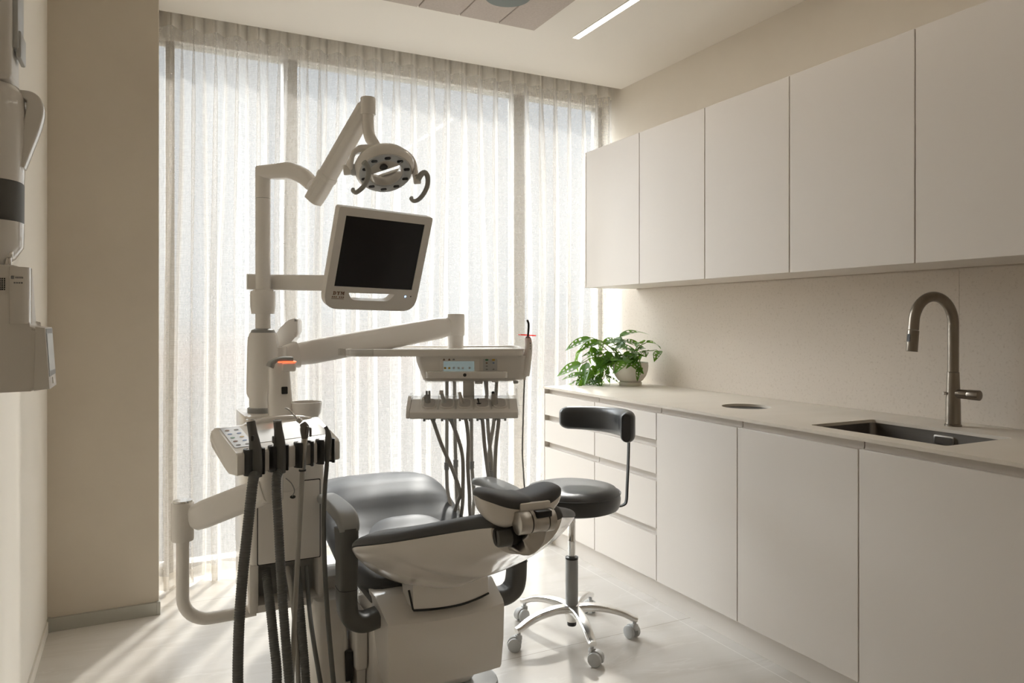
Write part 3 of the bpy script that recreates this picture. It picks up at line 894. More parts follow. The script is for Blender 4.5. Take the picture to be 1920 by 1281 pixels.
    obj('end_seam', bm, LEATHER2, bk)
    a = math.radians(-10)
    d = V(math.cos(a), math.sin(a), 0); c = V(cx, cy, 0)
    path = [c + d * 0.09 + UP * 0.536, c + d * 0.20 + UP * 0.533, c + d * 0.238 + UP * 0.538, c + d * 0.252 + UP * 0.556, c + d * 0.256 + UP * 0.62, c + d * 0.262 + UP * 0.75, c + d * 0.264 + UP * 0.845]
    obj('backrest_rod', sweep(bmesh.new(), cr(path, 6), 0.020, 0.006, 0.002, up=tuple(d.cross(UP).cross(UP) + UP * 0.001)), BLACK, t)
stool()

# ------------------------------------------------------------ patient chair
CX = 0.888
def interp(tab, y):
    if y <= tab[0][0]: return tab[0][1:]
    for a, b in zip(tab, tab[1:]):
        if y <= b[0]:
            f = (y - a[0]) / (b[0] - a[0]); f = f * f * (3 - 2 * f) * 0.5 + f * 0.5
            return tuple(p * (1 - f) + q * f for p, q in zip(a[1:], b[1:]))
    return tab[-1][1:]
SEAT = [  # y, half width, top, bottom
    (2.385, 0.175, 0.475, 0.425), (2.40, 0.205, 0.495, 0.412), (2.44, 0.235, 0.512, 0.408), (2.52, 0.258, 0.535, 0.412), (2.62, 0.269, 0.562, 0.424),
    (2.75, 0.271, 0.606, 0.452), (2.86, 0.270, 0.652, 0.490), (2.94, 0.269, 0.678, 0.515), (3.02, 0.267, 0.684, 0.530), (3.12, 0.262, 0.672, 0.535), (3.30, 0.252, 0.625, 0.505),
    (3.50, 0.238, 0.565, 0.455), (3.58, 0.215, 0.540, 0.445), (3.61, 0.17, 0.52, 0.455)]
def seat_top(x, y):
    hw, zt, zb = interp(SEAT, y)
    q = (x - CX) / hw
    zc = (zt + zb) / 2; h = (zt - zb) / 2
    return zc + h * max(0.0, 1 - abs(q) ** 3.4) ** (1 / 2.6) - seat_dip(x, y)
def seat_dip(x, y):
    k = max(0.0, min(1.0, (2.86 - y) / 0.20)); k = k * k * (3 - 2 * k)
    q = max(0.0, 1 - ((x - CX - 0.012) / 0.215) ** 4)
    return 0.030 * k * q
def dental_chair():
    t = thing('dental_chair', 'reclined dental patient chair with charcoal upholstery and glossy white shell', 'dental chair', (CX, 2.5, 0))
    # floor plate
    bm = prism(bmesh.new(), rpoly([(CX - 0.26, 2.36), (CX + 0.27, 2.36), (CX + 0.30, 3.25), (CX - 0.22, 3.25)], 0.08, 6), 0.0, 0.042, None, 0.006)
    obj('base_plate', bm, MIDG, t)
    # lifting column behind the cover
    def ring(hw, y0, y1, z, r=0.03):
        yc, d = (y0 + y1) / 2, y1 - y0
        return [V(CX + a, yc + b, z) for a, b in rrect(2 * hw, d, r, 4)]
    obj('lift_body', loft(bmesh.new(), [ring(0.185, 2.43, 2.86, 0.043), ring(0.19, 2.42, 2.87, 0.06), ring(0.19, 2.40, 2.84, 0.26), ring(0.185, 2.40, 2.80, 0.385), ring(0.17, 2.41, 2.78, 0.40)]), WHITE, t)
    bm = bmesh.new()
    box(bm, CX - 0.235, CX - 0.192, 2.47, 2.66, 0.14, 0.335, 0.012, 3)
    box(bm, CX - 0.225, CX - 0.192, 2.5, 2.74, 0.05, 0.15, 0.006)
    obj('side_hinge_cover', bm, WHITE, t)
    bm = bmesh.new()
    box(bm, CX - 0.262, CX - 0.236, 2.50, 2.53, 0.10, 0.20, 0.004)
    obj('shadow_gap', bm, BLACK, t)
    # front cover: vertical apron, then a shoulder sloping back
    def cring(hw, yf, yb, z, sag=0.0, hwb=None):
        hwb = hw if hwb is None else hwb
        out = []
        pts = []
        for i in range(13):
            u = i / 12 * 2 - 1
            pts.append((CX + hw * u, yf - 0.012 * (1 - u * u), z - sag * (1 - u * u)))
        pts.append((CX + hw * 1.005, yf + 0.02, z))
        pts.append((CX + hwb, yb, z)); pts.append((CX - hwb, yb, z))
        pts.append((CX - hw * 1.005, yf + 0.02, z))
        return [V(*p) for p in pts]
    rings = [cring(0.186, 2.245, 2.30, 0.163), cring(0.192, 2.234, 2.31, 0.168), cring(0.195, 2.231, 2.318, 0.178), cring(0.199, 2.222, 2.36, 0.27, 0.002), cring(0.2005, 2.220, 2.40, 0.375, 0.008),
             cring(0.2005, 2.2215, 2.405, 0.386, 0.012), cring(0.203, 2.236, 2.40, 0.396, 0.010), cring(0.208, 2.325, 2.41, 0.434, 0.010), cring(0.208, 2.335, 2.415, 0.439, 0.010), cring(0.204, 2.348, 2.42, 0.441, 0.010)]
    obj('front_cover', loft(bmesh.new(), rings), WHITE, t, ang=24)
    bm = bmesh.new()
    box(bm, CX - 0.21, CX + 0.21, 2.38, 2.80, 0.398, 0.425, 0.008)
    box(bm, CX - 0.19, CX + 0.19, 2.75, 3.30, 0.43, 0.455, 0.006)
    obj('seat_frame', bm, DARKG, t)
    # seat
    rings = []
    ys = [2.385 + 0.0, 2.388, 2.395, 2.41] + [2.43 + 0.03 * i for i in range(39)] + [3.595, 3.605, 3.61]
    for y in ys:
        hw, zt, zb = interp(SEAT, y)
        zc, h = (zt + zb) / 2, (zt - zb) / 2
        r = []
        m = 48
        for i in range(m):
            a = 2 * PI * i / m
            c, s = math.cos(a), math.sin(a)
            x = CX + hw * math.copysign(abs(c) ** (2 / 3.4), c)
            z = zc + h * math.copysign(abs(s) ** (2 / 2.6), s)
            if s > 0.02: z -= seat_dip(x, y) * min(1, s * 2)
            r.append(V(x, y, z))
        rings.append(r)
    se = obj('seat', loft(bmesh.new(), rings), LEATHER, t, ang=60)
    # raised inner pad
    bm = bmesh.new()
    pcx, pcy, ax, ay = CX + 0.014, 2.545, 0.178, 0.195
    rows = []
    for k in range(0, 15):
        rr = k / 14
        ro = []
        for i in range(56):
            a = 2 * PI * i / 56
            c, s = math.cos(a), math.sin(a)
            x = pcx + ax * rr * math.copysign(abs(c) ** (2 / 3.0), c)
            y = pcy + ay * rr * math.copysign(abs(s) ** (2 / 2.5), s)
            up_ = 0.026 * (1 - rr ** 5) - 0.004
            ro.append(V(x, y, seat_top(x, y) + up_))
        rows.append(ro)
    vr = [[bm.verts.new(p) for p in ro] for ro in rows[1:]]
    c0 = bm.verts.new(rows[0][0])
    for i in range(56): bm.faces.new((c0, vr[0][i], vr[0][(i + 1) % 56]))
    for a, b in zip(vr, vr[1:]):
        for i in range(56): bm.faces.new((a[i], b[i], b[(i + 1) % 56], a[(i + 1) % 56]))
    obj('seat_pad', bm, LEATHER, se, ang=60)

    # backrest: hull-shaped shell, cushion on its upper side
    ST = [  # y, z of the rim, half width, depth of the hull
        (2.435, 0.480, 0.125, 0.05), (2.40, 0.497, 0.165, 0.085), (2.30, 0.552, 0.240, 0.115), (2.18, 0.628, 0.310, 0.152), (2.09, 0.675, 0.345, 0.162), (2.045, 0.697, 0.351, 0.162),
        (1.98, 0.716, 0.328, 0.150), (1.90, 0.740, 0.276, 0.138), (1.80, 0.774, 0.188, 0.112), (1.72, 0.800, 0.128, 0.095), (1.675, 0.812, 0.102, 0.085)]
    sm = cr(ST, 5)
    rings = []
    for (y, z, hw, dp) in sm:
        r = []
        m = 40
        for i in range(m + 1):
            a = PI * i / m
            c, s = math.cos(a), math.sin(a)
            e_ = 1.35 + 0.6 * max(0.0, min(1.0, (1.95 - y) / 0.2))      # keel-like between the wings, fuller at the head end
            x = hw * math.copysign(abs(c) ** (2 / e_), c)
            zz = z - dp * abs(s) ** (2 / (e_ + 0.05))
            r.append(V(CX + x, y + 0.02 * s, zz))
        for i in range(1, 8):
            u = i / 8 * 2 - 1
            r.append(V(CX + hw * u * 0.985, y, z + 0.002))
        rings.append(r)
    sh = obj('backrest_shell', loft(bmesh.new(), rings), WHITE, t, ang=50)
    rings = []
    for k, (y, z, hw, dp) in enumerate(sm):
        e = min(1.0, (k + 0.35) / 4, (len(sm) - 1 - k + 0.35) / 3)
        th = 0.040 * math.sqrt(max(0.02, 1 - (1 - e) ** 2))
        hw2 = hw + 0.003
        r = []
        m = 36
        for i in range(m):
            a = 2 * PI * i / m
            c, s = math.cos(a), math.sin(a)
            x = hw2 * math.copysign(abs(c) ** (2 / 4.5), c)
            zz = z + 0.004 + (th * math.copysign(abs(s) ** (2 / 2.4), s) if s > 0 else 0.010 * s)
            if s > 0: zz -= 0.022 * max(0, 1 - (x / max(hw2 * 0.75, 0.01)) ** 2) * e
            r.append(V(CX + x, y + (0.012 if s > 0 else 0) * s * 0, zz))
        rings.append(r)
    cu = obj('backrest_cushion', loft(bmesh.new(), rings), LEATHER, t, ang=60)
    # tongue joining the shell to the cover, with its dark gap
    bm = bmesh.new()
    rings = []
    for i in range(13):
        u = i / 12 * 2 - 1
        x = CX + 0.018 + 0.131 * u
        zb = 0.416 - 0.006 * (1 - u * u) + (0.012 * max(0, u) ** 2)
        yb = 2.224 + 0.010 * u * u
        rings.append([V(x, yb, zb), V(x, yb + 0.006, zb + 0.062 + 0.012 * abs(u)), V(x, yb + 0.05, zb + 0.082), V(x, yb + 0.12, zb + 0.06), V(x, yb + 0.10, zb)])
    obj('backrest_tongue', loft(bm, rings), WHITE, t, ang=30)
    bm = bmesh.new()
    pth = [(CX + 0.018 - 0.137, 2.262, 0.468), (CX + 0.018 - 0.134, 2.232, 0.418)] + [(CX + 0.018 + 0.131 * u, 2.222 + 0.010 * u * u, 0.4125 - 0.006 * (1 - u * u) + 0.012 * max(0, u) ** 2) for u in [i / 10 * 2 - 1 for i in range(11)]]
    tube(bm, pth, 0.0035, 8)
    obj('tongue_gap', bm, BLACK, t)
    # armrests
    for sg, nm in ((-1, 'left'), (1, 'right')):
        ax_ = CX + sg * 0.303
        path = cr([(CX + sg * 0.198, 2.335, 0.372), (CX + sg * 0.25, 2.333, 0.366), (CX + sg * 0.287, 2.331, 0.385), (ax_ - sg * 0.002, 2.330, 0.425), (ax_, 2.328, 0.52), (ax_, 2.326, 0.62), (ax_, 2.333, 0.675)], 7)
        n = len(path)
        ws = []; hs = []
        for i, p in enumerate(path):
            z = p[2]
            ws.append(0.058 if i > 12 else 0.056); hs.append(0.080 + 0.035 * max(0, min(1, (z - 0.5) / 0.17)))
        bm = sweep(bmesh.new(), path, ws, hs, 0.020, up=(0, 1, 0), k=5)
        post = obj('armrest_post', bm, DARKG, t)
        bm = bmesh.new()
        tube(bm, [(ax_ + a, 2.329 + b * 1.0, 0.486) for a, b in rrect(0.0595, 0.084, 0.020, 5)] + [(ax_ + 0.02975, 2.329 + 0.022, 0.486)], 0.0012, 6)
        obj('post_seam', bm, BLACK, post)
        path = cr([(ax_, 2.292, 0.672), (ax_, 2.30, 0.690), (ax_, 2.34, 0.708), (ax_, 2.44, 0.714), (ax_, 2.58, 0.712), (ax_, 2.655, 0.700)], 6)
        n = len(path)
        bm = sweep(bmesh.new(), path, [0.060 + 0.012 * math.sin(PI * i / (n - 1)) for i in range(n)], [0.040 - 0.010 * abs(2 * i / (n - 1) - 1) for i in range(n)], 0.014, up=(0, -0.2, 1), k=5)
        obj('armrest_pad', bm, MIDG, t)
    # headrest
    hx, hy, hz = 0.867, 1.690, 0.888
    def hsec(u):
        q = abs(u)
        end = math.sqrt(max(0.0, 1 - q ** 5))
        zt = hz + 0.030 * (q ** 2) * (1.25 if u < 0 else 1.25) - 0.012 * q ** 6 + (0.004 if u < 0 else 0)
        return end, zt
    rc, rs_ = [], []
    for i in range(37):
        u = -math.cos(PI * i / 36)
        end, zt = hsec(u)
        x = hx + 0.116 * u
        hyw = 0.062 * max(0.12, end ** 0.8)
        th = 0.046 * max(0.10, end)
        r = []
        for j in range(24):
            a = 2 * PI * j / 24
            r.append(V(x, hy + hyw * math.copysign(abs(math.cos(a)) ** 0.75, math.cos(a)), zt - 0.023 + th * 0.5 * math.copysign(abs(math.sin(a)) ** 0.75, math.sin(a))))
        rc.append(r)
        dp = 0.062 * max(0.08, end ** 1.3) * (1.0 if u < 0 else 0.78) * (1.0 - 0.30 * math.exp(-(u / 0.25) ** 2))
        r = []
        for j in range(24):
            a = 2 * PI * j / 24
            s = math.sin(a)
            r.append(V(x, hy + hyw * 0.97 * math.copysign(abs(math.cos(a)) ** 0.8, math.cos(a)), zt - 0.030 + (dp * s if s < 0 else 0.006 * s)))
        rs_.append(r)
    obj('headrest_shell', loft(bmesh.new(), rs_), WHITE, t, ang=50)
    obj('headrest_cushion', loft(bmesh.new(), rc), LEATHER, t, ang=60)
    c = V(0.882, 1.618, 0.832)
    bm = bmesh.new()
    cyl(bm, c + V(-0.054, 0, 0), c + V(-0.022, 0, 0), 0.0285, 32, 0.002)
    cyl(bm, c + V(-0.020, 0, 0), c + V(0.024, 0, 0), 0.0285, 32, 0.0015)
    cyl(bm, c + V(0.026, 0, 0), c + V(0.046, 0, 0), 0.0285, 32, 0.002)
    hg = obj('headrest_hinge', bm, STEEL, t)
    bm = bmesh.new()
    box(bm, c.x - 0.040, c.x + 0.045, c.y + 0.004, c.y + 0.05, c.z + 0.016, c.z + 0.045, 0.004)
    obj('hinge_block', bm, WHITEM, hg)
    bm = bmesh.new()
    box(bm, c.x - 0.012, c.x + 0.03, c.y - 0.030, c.y - 0.005, c.z + 0.014, c.z + 0.030, 0.003)
    obj('release_lever', bm, BLACK, hg)
    path = cr([c + V(0.006, 0.006, -0.016), c + V(0.000, 0.006, -0.045), c + V(-0.012, 0.025, -0.066), c + V(-0.02, 0.08, -0.072)], 6)
    obj('headrest_bar', sweep(bmesh.new(), path, 0.050, 0.016, 0.005, up=(0, -1, 0.3)), STEEL, t)
    # slot at the head end of the shell
    bm = bmesh.new()
    prism(bm, rpoly([(-0.052, -0.022), (0.045, -0.022), (0.060, 0.024), (-0.058, 0.026)], 0.012), -0.01, 0.006, basis((CX - 0.040, 1.672, 0.785), (1, 0, 0), (0, 0.2, 1), (0, -1, 0.2)), 0.002)
    sl = obj('headrest_slot', bm, BLACK, t)
    bm = bmesh.new(); cyl(bm, (CX - 0.092, 1.665, 0.786), (CX - 0.055, 1.660, 0.786), 0.021, 24, 0.003)
    obj('locking_knob', bm, DARKG, sl)
dental_chair()

# ------------------------------------------------------------ water unit with post, cup filler and bowl
PX_, PY_ = 0.4057, 2.85
def dental_unit():
    t = thing('dental_unit', 'white dental water unit with round post, cup filler and spittoon bowl beside the chair', 'dental unit', (0.455, 2.8, 0))
    x0, x1, y0, y1, zb = 0.3266, 0.583, 2.62, 3.02, 0.337
    poly = rpoly([(x0, y0), (x1, y0), (x1, y1), (x0 - 0.005, y1)], [0.03, 0.03, 0.05, 0.05], 6)
    zt = 0.995
    zr = 0.502
    bm = prism(bmesh.new(), poly, zr, 0.86, None, 0.004)
    prism(bm, rpoly([(x0 + 0.002, y0 + 0.10), (x1, y0 + 0.10), (x1, y1), (x0 - 0.003, y1)], [0.001, 0.001, 0.05, 0.05], 6), zb, zr)
    box(bm, x0 + 0.002, x0 + 0.034, y0 + 0.004, y0 + 0.102, zb, zr + 0.004, 0.008)
    box(bm, x1 - 0.024, x1, y0 + 0.004, y0 + 0.102, zb, zr + 0.004, 0.008)
    box(bm, x0 + 0.006, x1 - 0.004, y0 + 0.006, y0 + 0.102, zb, zb + 0.028, 0.006)
    obj('cabinet', bm, WHITE, t)
    bm = prism(bmesh.new(), rpoly([(x0 + 0.004, y0 + 0.10), (x1 - 0.02, y0 + 0.10), (x1 - 0.02, y1 - 0.01), (x0 + 0.0, y1 - 0.01)], 0.03, 6), 0.86, zt, None, 0.01, 3)
    obj('upper_housing', bm, WHITE, t)
    # front door panel and recess below it
    M = basis((0, y0, 0), (1, 0, 0), (0, 0, 1), (0, -1, 0))
    bm = prism(bmesh.new(), rpoly([(x0 + 0.030, 0.505), (x1 - 0.020, 0.505), (x1 - 0.020, 0.775), (x0 + 0.030, 0.775)], 0.004, 2), 0.0, 0.004, M, 0.001)
    obj('front_panel', bm, WHITE, t)
    bm = bmesh.new()
    prism(bm, rpoly([(x0 + 0.027, 0.502), (x1 - 0.017, 0.502), (x1 - 0.017, 0.778), (x0 + 0.027, 0.778)], 0.004, 2), 0.0, 0.0012, M)
    obj('panel_gap', bm, BLACK, t)
    bm = bmesh.new()
    box(bm, x0 + 0.034, x1 - 0.024, y0 + 0.096, y0 + 0.099, zb + 0.028, 0.501)
    obj('hose_recess', bm, MIDG, t)
    # swivel cover and little handle of the arm on the front
    bm = bmesh.new()
    for i in range(1): cyl(bm, (0.452, y0, 0.806), (0.452, y0 - 0.012, 0.806), 0.062, 40, 0.003)
    obj('swivel_cover', bm, WHITE, t)
    # pedestal on the floor and the beam to the chair
    bm = loft(bmesh.new(), [[V(0.588 + a, 2.70 + b, z) for a, b in rrect(w_, d_, 0.03, 4)] for w_, d_, z in ((0.125, 0.42, 0.0), (0.125, 0.42, 0.02), (0.115, 0.36, 0.22), (0.10, 0.28, 0.34), (0.09, 0.24, 0.358))])
    pd = obj('pedestal', bm, WHITE, t)
    bm = bmesh.new(); cyl(bm, (0.610, 2.505, 0.085), (0.612, 2.488, 0.084), 0.012, 20, 0.002)
    obj('pedestal_screw', bm, BLACK, pd)
    obj('link_beam', B(0.56, 0.705, 2.70, 2.84, 0.345, 0.402, 0.008), WHITE, t)
    # post
    M = Matrix.Translation((PX_, PY_, 0))
    obj('post_collar', lathe(bmesh.new(), [(0, zt - 0.002), (0.055, zt - 0.002), (0.055, zt + 0.016), (0.045, zt + 0.02), (0, zt + 0.02)], 40, M), MIDG, t)
    obj('post_housing', lathe(bmesh.new(), [(0, zt + 0.018), (0.048, zt + 0.018), (0.049, 1.045), (0.058, 1.065), (0.0585, 1.08), (0.0555, 1.235), (0.053, 1.27), (0.046, 1.288), (0, 1.288)], 48, M), WHITE, t)
    obj('housing_ring', lathe(bmesh.new(), [(0, 1.287), (0.044, 1.287), (0.040, 1.298), (0.030, 1.303), (0, 1.303)], 40, M), MIDG, t)
    obj('post', lathe(bmesh.new(), [(0, 1.30), (0.0272, 1.30), (0.0272, 1.782), (0, 1.782)], 40, M), WHITE, t)
    # cup filler
    fx, fy = 0.447, 2.735
    def fr(cx, cy, w_, d_, r, z): return [V(cx + a, cy + b, z) for a, b in rrect(w_, d_, r, 5)]
    bm = loft(bmesh.new(), [fr(fx + 0.004, fy, 0.088, 0.085, 0.03, 0.935), fr(fx + 0.004, fy, 0.086, 0.084, 0.03, 1.0), fr(fx, fy, 0.083, 0.082, 0.028, 1.05), fr(fx, fy + 0.004, 0.076, 0.076, 0.026, 1.10), fr(fx - 0.002, fy + 0.006, 0.072, 0.070, 0.024, 1.16), fr(fx + 0.002, fy + 0.004, 0.072, 0.07, 0.024, 1.185)])
    cf = obj('cup_filler', bm, WHITE, t)
    bm = sweep(bmesh.new(), cr([(fx - 0.034, fy + 0.006, 1.166), (fx - 0.024, fy + 0.006, 1.184), (fx + 0.005, fy + 0.004, 1.194), (fx + 0.044, fy, 1.194)], 6), 0.074, 0.016, 0.007)
    obj('filler_hood', bm, MIDG, cf)
    bm = bmesh.new(); box(bm, fx + 0.0, fx + 0.052, fy - 0.034, fy + 0.034, 1.150, 1.184, 0.008, 3)
    obj('filler_spout', bm, WHITE, cf)
    bm = bmesh.new(); box(bm, fx - 0.012, fx + 0.0515, fy - 0.0365, fy + 0.03, 1.1835, 1.1875, 0.0012)
    obj('status_light', bm, ORANGE_, cf)
    obj('filler_sensor', prism(bmesh.new(), rrect(0.021, 0.026, 0.003), -0.002, 0.0035, basis((fx + 0.010, fy - 0.0365, 1.085), (1, 0, 0), (0, 0.08, 1), (0, -1, 0.08)), 0.0005), BLACK, cf)
    # spittoon
    sx, sy = 0.535, 2.705
    M = Matrix.Translation((sx, sy, 0))
    pr = [(0, 0.967), (0.018, 0.967), (0.038, 0.978), (0.050, 1.0), (0.054, 1.032), (0.0545, 1.040), (0.051, 1.0405), (0.047, 1.01), (0.03, 0.985), (0, 0.98)]
    obj('spittoon_bowl', lathe(bmesh.new(), pr, 40, M), WHITE, t)
    bm = bmesh.new(); box(bm, 0.44, 0.575, 2.70, 2.79, 0.93, 0.985, 0.012, 3)
    obj('spittoon_base', bm, WHITE, t)
    # swing-arm knuckle on the post: a glossy hood
    pts = [(506, 690), (506, 668), (514, 642), (528, 616), (545, 600), (562, 596), (562, 628), (551, 640), (541, 660), (536, 690)]
    org = P(530, 650, 2.84)
    loc = [((P(u, v, 2.84) - org).dot(RT), (P(u, v, 2.84) - org).dot(UP)) for u, v in pts]
    bm = prism(bmesh.new(), rpoly(loc, 0.012, 4), -0.03, 0.03, basis(org, RT, UP, FW * -1), 0.014, 4)
    obj('arm_hood', bm, WHITE, t)
dental_unit()

# ------------------------------------------------------------ operating light
def operating_light():
    t = thing('operating_light', 'white dental operating light on a jointed arm above the monitor', 'operating light', (PX_, PY_, 1.784))
    M = Matrix.Translation((PX_, PY_, 0))
    obj('post_sleeve', lathe(bmesh.new(), [(0, 1.7835), (0.0275, 1.7835), (0.0275, 1.894), (0.025, 1.900), (0, 1.902)], 40, M), WHITE, t)
    path = cr([V(PX_ - 0.006, PY_, 1.880), P(520, 322, 2.705), P(545, 321, 2.69), P(568, 330, 2.66), P(586, 347, 2.64)], 6)
    n = len(path)
    bm = sweep(bmesh.new(), path, [0.052] * n, [0.046 + 0.014 * math.sin(PI * i / (n - 1)) for i in range(n)], 0.016)
    obj('swing_arm', bm, WHITE, t)
    a, b = P(589, 374, 2.62), P(686, 204, 2.52)
    d = (b - a).normalized()
    hz = d.cross(UP).normalized(); nn = hz.cross(d).normalized()
    bm = bmesh.new()
    sweep(bm, [a - d * 0.008, a + d * 0.03, b - d * 0.05, b + d * 0.02], 0.050, [0.056, 0.062, 0.056, 0.044], 0.012, up=tuple(nn))
    sa = obj('spring_arm', bm, WHITE, t)
    bm = bmesh.new()
    sweep(bm, [a - d * 0.004 + nn * 0.012, b + d * 0.005 + nn * 0.010], 0.053, 0.030, 0.010, up=tuple(nn))
    obj('arm_cover', bm, WHITEM, sa)
    bm = bmesh.new()
    q = a + d * 0.085
    sweep(bm, [q, q + d * 0.016], 0.0545, 0.064, 0.012, up=tuple(nn))
    obj('arm_band', bm, WHITEM, sa)
    jt = P(690, 183, 2.50); jb = P(690, 216, 2.50)
    bm = bmesh.new(); cyl(bm, jb, jt, 0.0255, 32, 0.004)
    obj('elbow_joint', bm, WHITE, t)
    path = cr([jb + UP * 0.001, P(690.5, 240, 2.495), P(694, 258, 2.49), P(703, 272, 2.485), P(711, 284, 2.48)], 6)
    obj('down_tube', tube(bmesh.new(), path, [0.0195] * 14 + [0.0195 - 0.0003 * i for i in range(len(path) - 14)], 20), WHITE, t)
    # ring-shaped head
    c = P(723, 326, 2.46)
    view = (c - V(0, 0, CAMH)).normalized()
    camr = view.cross(UP).normalized(); camu = camr.cross(view)
    nrm = (view * -0.70 + (camr * 0.20 - camu * 0.97).normalized() * 0.714).normalized()   # faces down at the chair
    ex = (camr - nrm * camr.dot(nrm)).normalized(); ey = nrm.cross(ex)
    Mh = basis(c, ex, ey, nrm)                                                              # +z leaves the lit face
    Ro, Ri = 0.101, 0.055
    prof = [(Ri + 0.001, -0.004), (Ri - 0.002, -0.03), (Ri + 0.004, -0.052), (Ri + 0.018, -0.060), (Ro - 0.028, -0.058), (Ro - 0.008, -0.046), (Ro, -0.030), (Ro - 0.003, -0.014), (Ro - 0.013, -0.002), (Ro - 0.016, -0.002)]
    bm = bmesh.new()
    rings = [[Mh @ V(r * math.cos(2 * PI * i / 64), r * math.sin(2 * PI * i / 64), z) for i in range(64)] for r, z in prof + [prof[0]]]
    loft(bm, rings, False, False)
    hd = obj('light_head', bm, WHITE, t, ang=50)
    bm = bmesh.new()
    rings = [[Mh @ V(r * math.cos(2 * PI * i / 64), r * math.sin(2 * PI * i / 64), z) for i in range(64)] for r, z in ((Ri + 0.002, -0.006), (Ri + 0.004, 0.0015), (Ro - 0.016, 0.0015), (Ro - 0.014, -0.006))]
    loft(bm, rings, False, False)
    fp = obj('face_plate', bm, LIGHTF, hd)
    for k in range(10):
        a_ = 2 * PI * (k + 0.35) / 10
        p = V(0.0715 * math.cos(a_), 0.0715 * math.sin(a_), 0.0012)
        bm = bmesh.new()
        prism(bm, rrect(0.021, 0.012, 0.0055, 4), 0, 0.002, Mh @ Matrix.Translation(p), 0.0006)
        obj('led_lens', bm, LENS, hd)
    # the back of the opening: two plates with a slit between them, a sensor in the upper one
    Mz = Mh @ Matrix.Rotation(math.radians(20), 4, 'Z')
    r_ = Ri + 0.006
    for lo_, hi_ in ((-1.0, -0.82), (-0.48, 1.0)):
        pts = []
        y_lo, y_hi = lo_ * r_, hi_ * r_
        n_ = 14
        for i in range(n_ + 1):
            y = y_lo + (y_hi - y_lo) * i / n_; x = math.sqrt(max(1e-8, r_ * r_ - y * y)); pts.append((x, y))
        for i in range(n_, -1, -1):
            y = y_lo + (y_hi - y_lo) * i / n_; x = -math.sqrt(max(1e-8, r_ * r_ - y * y)); pts.append((x, y))
        obj('back_plate', prism(bmesh.new(), pts, -0.056, -0.047, Mz), WHITEM, hd)
    bm = lathe(bmesh.new(), [(0, -0.047), (0.012, -0.047), (0.014, -0.041), (0.011, -0.039), (0, -0.040)], 24, Mz @ Matrix.Translation((-0.004, -0.010, 0)))
    obj('sensor', bm, LENS, hd)
    # yoke from the tube round to both sides
    top = P(706, 281, 2.48)
    L = c - ex * (Ro + 0.016) - nrm * 0.03; Rr = P(782, 338, 2.47)
    path = cr([top, P(690, 281, 2.455), P(673, 281, 2.435), P(661, 290, 2.42), P(657.5, 303, 2.42), L], 6)
    n = len(path)
    bm = sweep(bmesh.new(), path, [0.030 - 0.016 * min(1, i / (n * 0.7)) for i in range(n)], [0.040 - 0.012 * i / (n - 1) for i in range(n)], 0.007, up=(0.1, -1, 0.3))
    yk = obj('yoke', bm, WHITE, t)
    bm = bmesh.new()
    Me = basis(P(703, 284.5, 2.452), camr, camu, view * -1)
    prism(bm, [(0.0105 * math.cos(2 * PI * i / 24), 0.0058 * math.sin(2 * PI * i / 24)) for i in range(24)], 0, 0.0012, Me)
    em = obj('oval_badge', bm, INK, yk)
    bm = bmesh.new()
    prism(bm, [(0.0085 * math.cos(2 * PI * i / 24), 0.0043 * math.sin(2 * PI * i / 24)) for i in range(24)], 0.0012, 0.0015, Me)
    prism(bm, [(0.0030 * math.cos(2 * PI * i / 16) - 0.003, 0.0022 * math.sin(2 * PI * i / 16)) for i in range(16)], 0.0015, 0.0018, Me)
    obj('badge_mark', bm, WHITEM, em)
    bm = sweep(bmesh.new(), cr([top, P(725, 279, 2.50), P(748, 281, 2.52), P(772, 300, 2.53), Rr + V(0, 0.01, 0.01)], 6), 0.014, 0.03, 0.006, up=(0, -1, 0.3))
    obj('yoke', bm, WHITE, t)
    bm = bmesh.new(); cyl(bm, L - ex * 0.018, L + ex * 0.008, 0.0175, 24, 0.003)
    obj('pivot_block', bm, WHITE, t)
    bm = bmesh.new(); cyl(bm, Rr - ex * 0.012, Rr + ex * 0.012, 0.0135, 24, 0.003)
    obj('pivot_block', bm, WHITE, t)
    bm = bmesh.new(); cyl(bm, L + ex * 0.0085, L + ex * 0.024 + nrm * 0.004, 0.0195, 28, 0.004)
    obj('pivot_disc', bm, GREYP, t)
    # curved grey handles
    for pts, d0 in (([(682, 304), (688, 311), (691, 322), (689, 335), (682, 349), (674, 357), (667, 361), (662, 358), (662, 355)], 2.36),
                    ([(783, 338), (790, 327), (797, 324), (802, 333), (801, 349), (794, 364), (785, 374), (776, 377), (771, 373), (772, 371)], 2.46)):
        path = [P(u, v, d0 - 0.0 + 0.01 * i) for i, (u, v) in enumerate(pts)]
        path = cr(path, 5)
        n = len(path)
        obj('handle', tube(bmesh.new(), path, [0.0098 - 0.0035 * i / (n - 1) for i in range(n)], 14), HANDG, t)
operating_light()

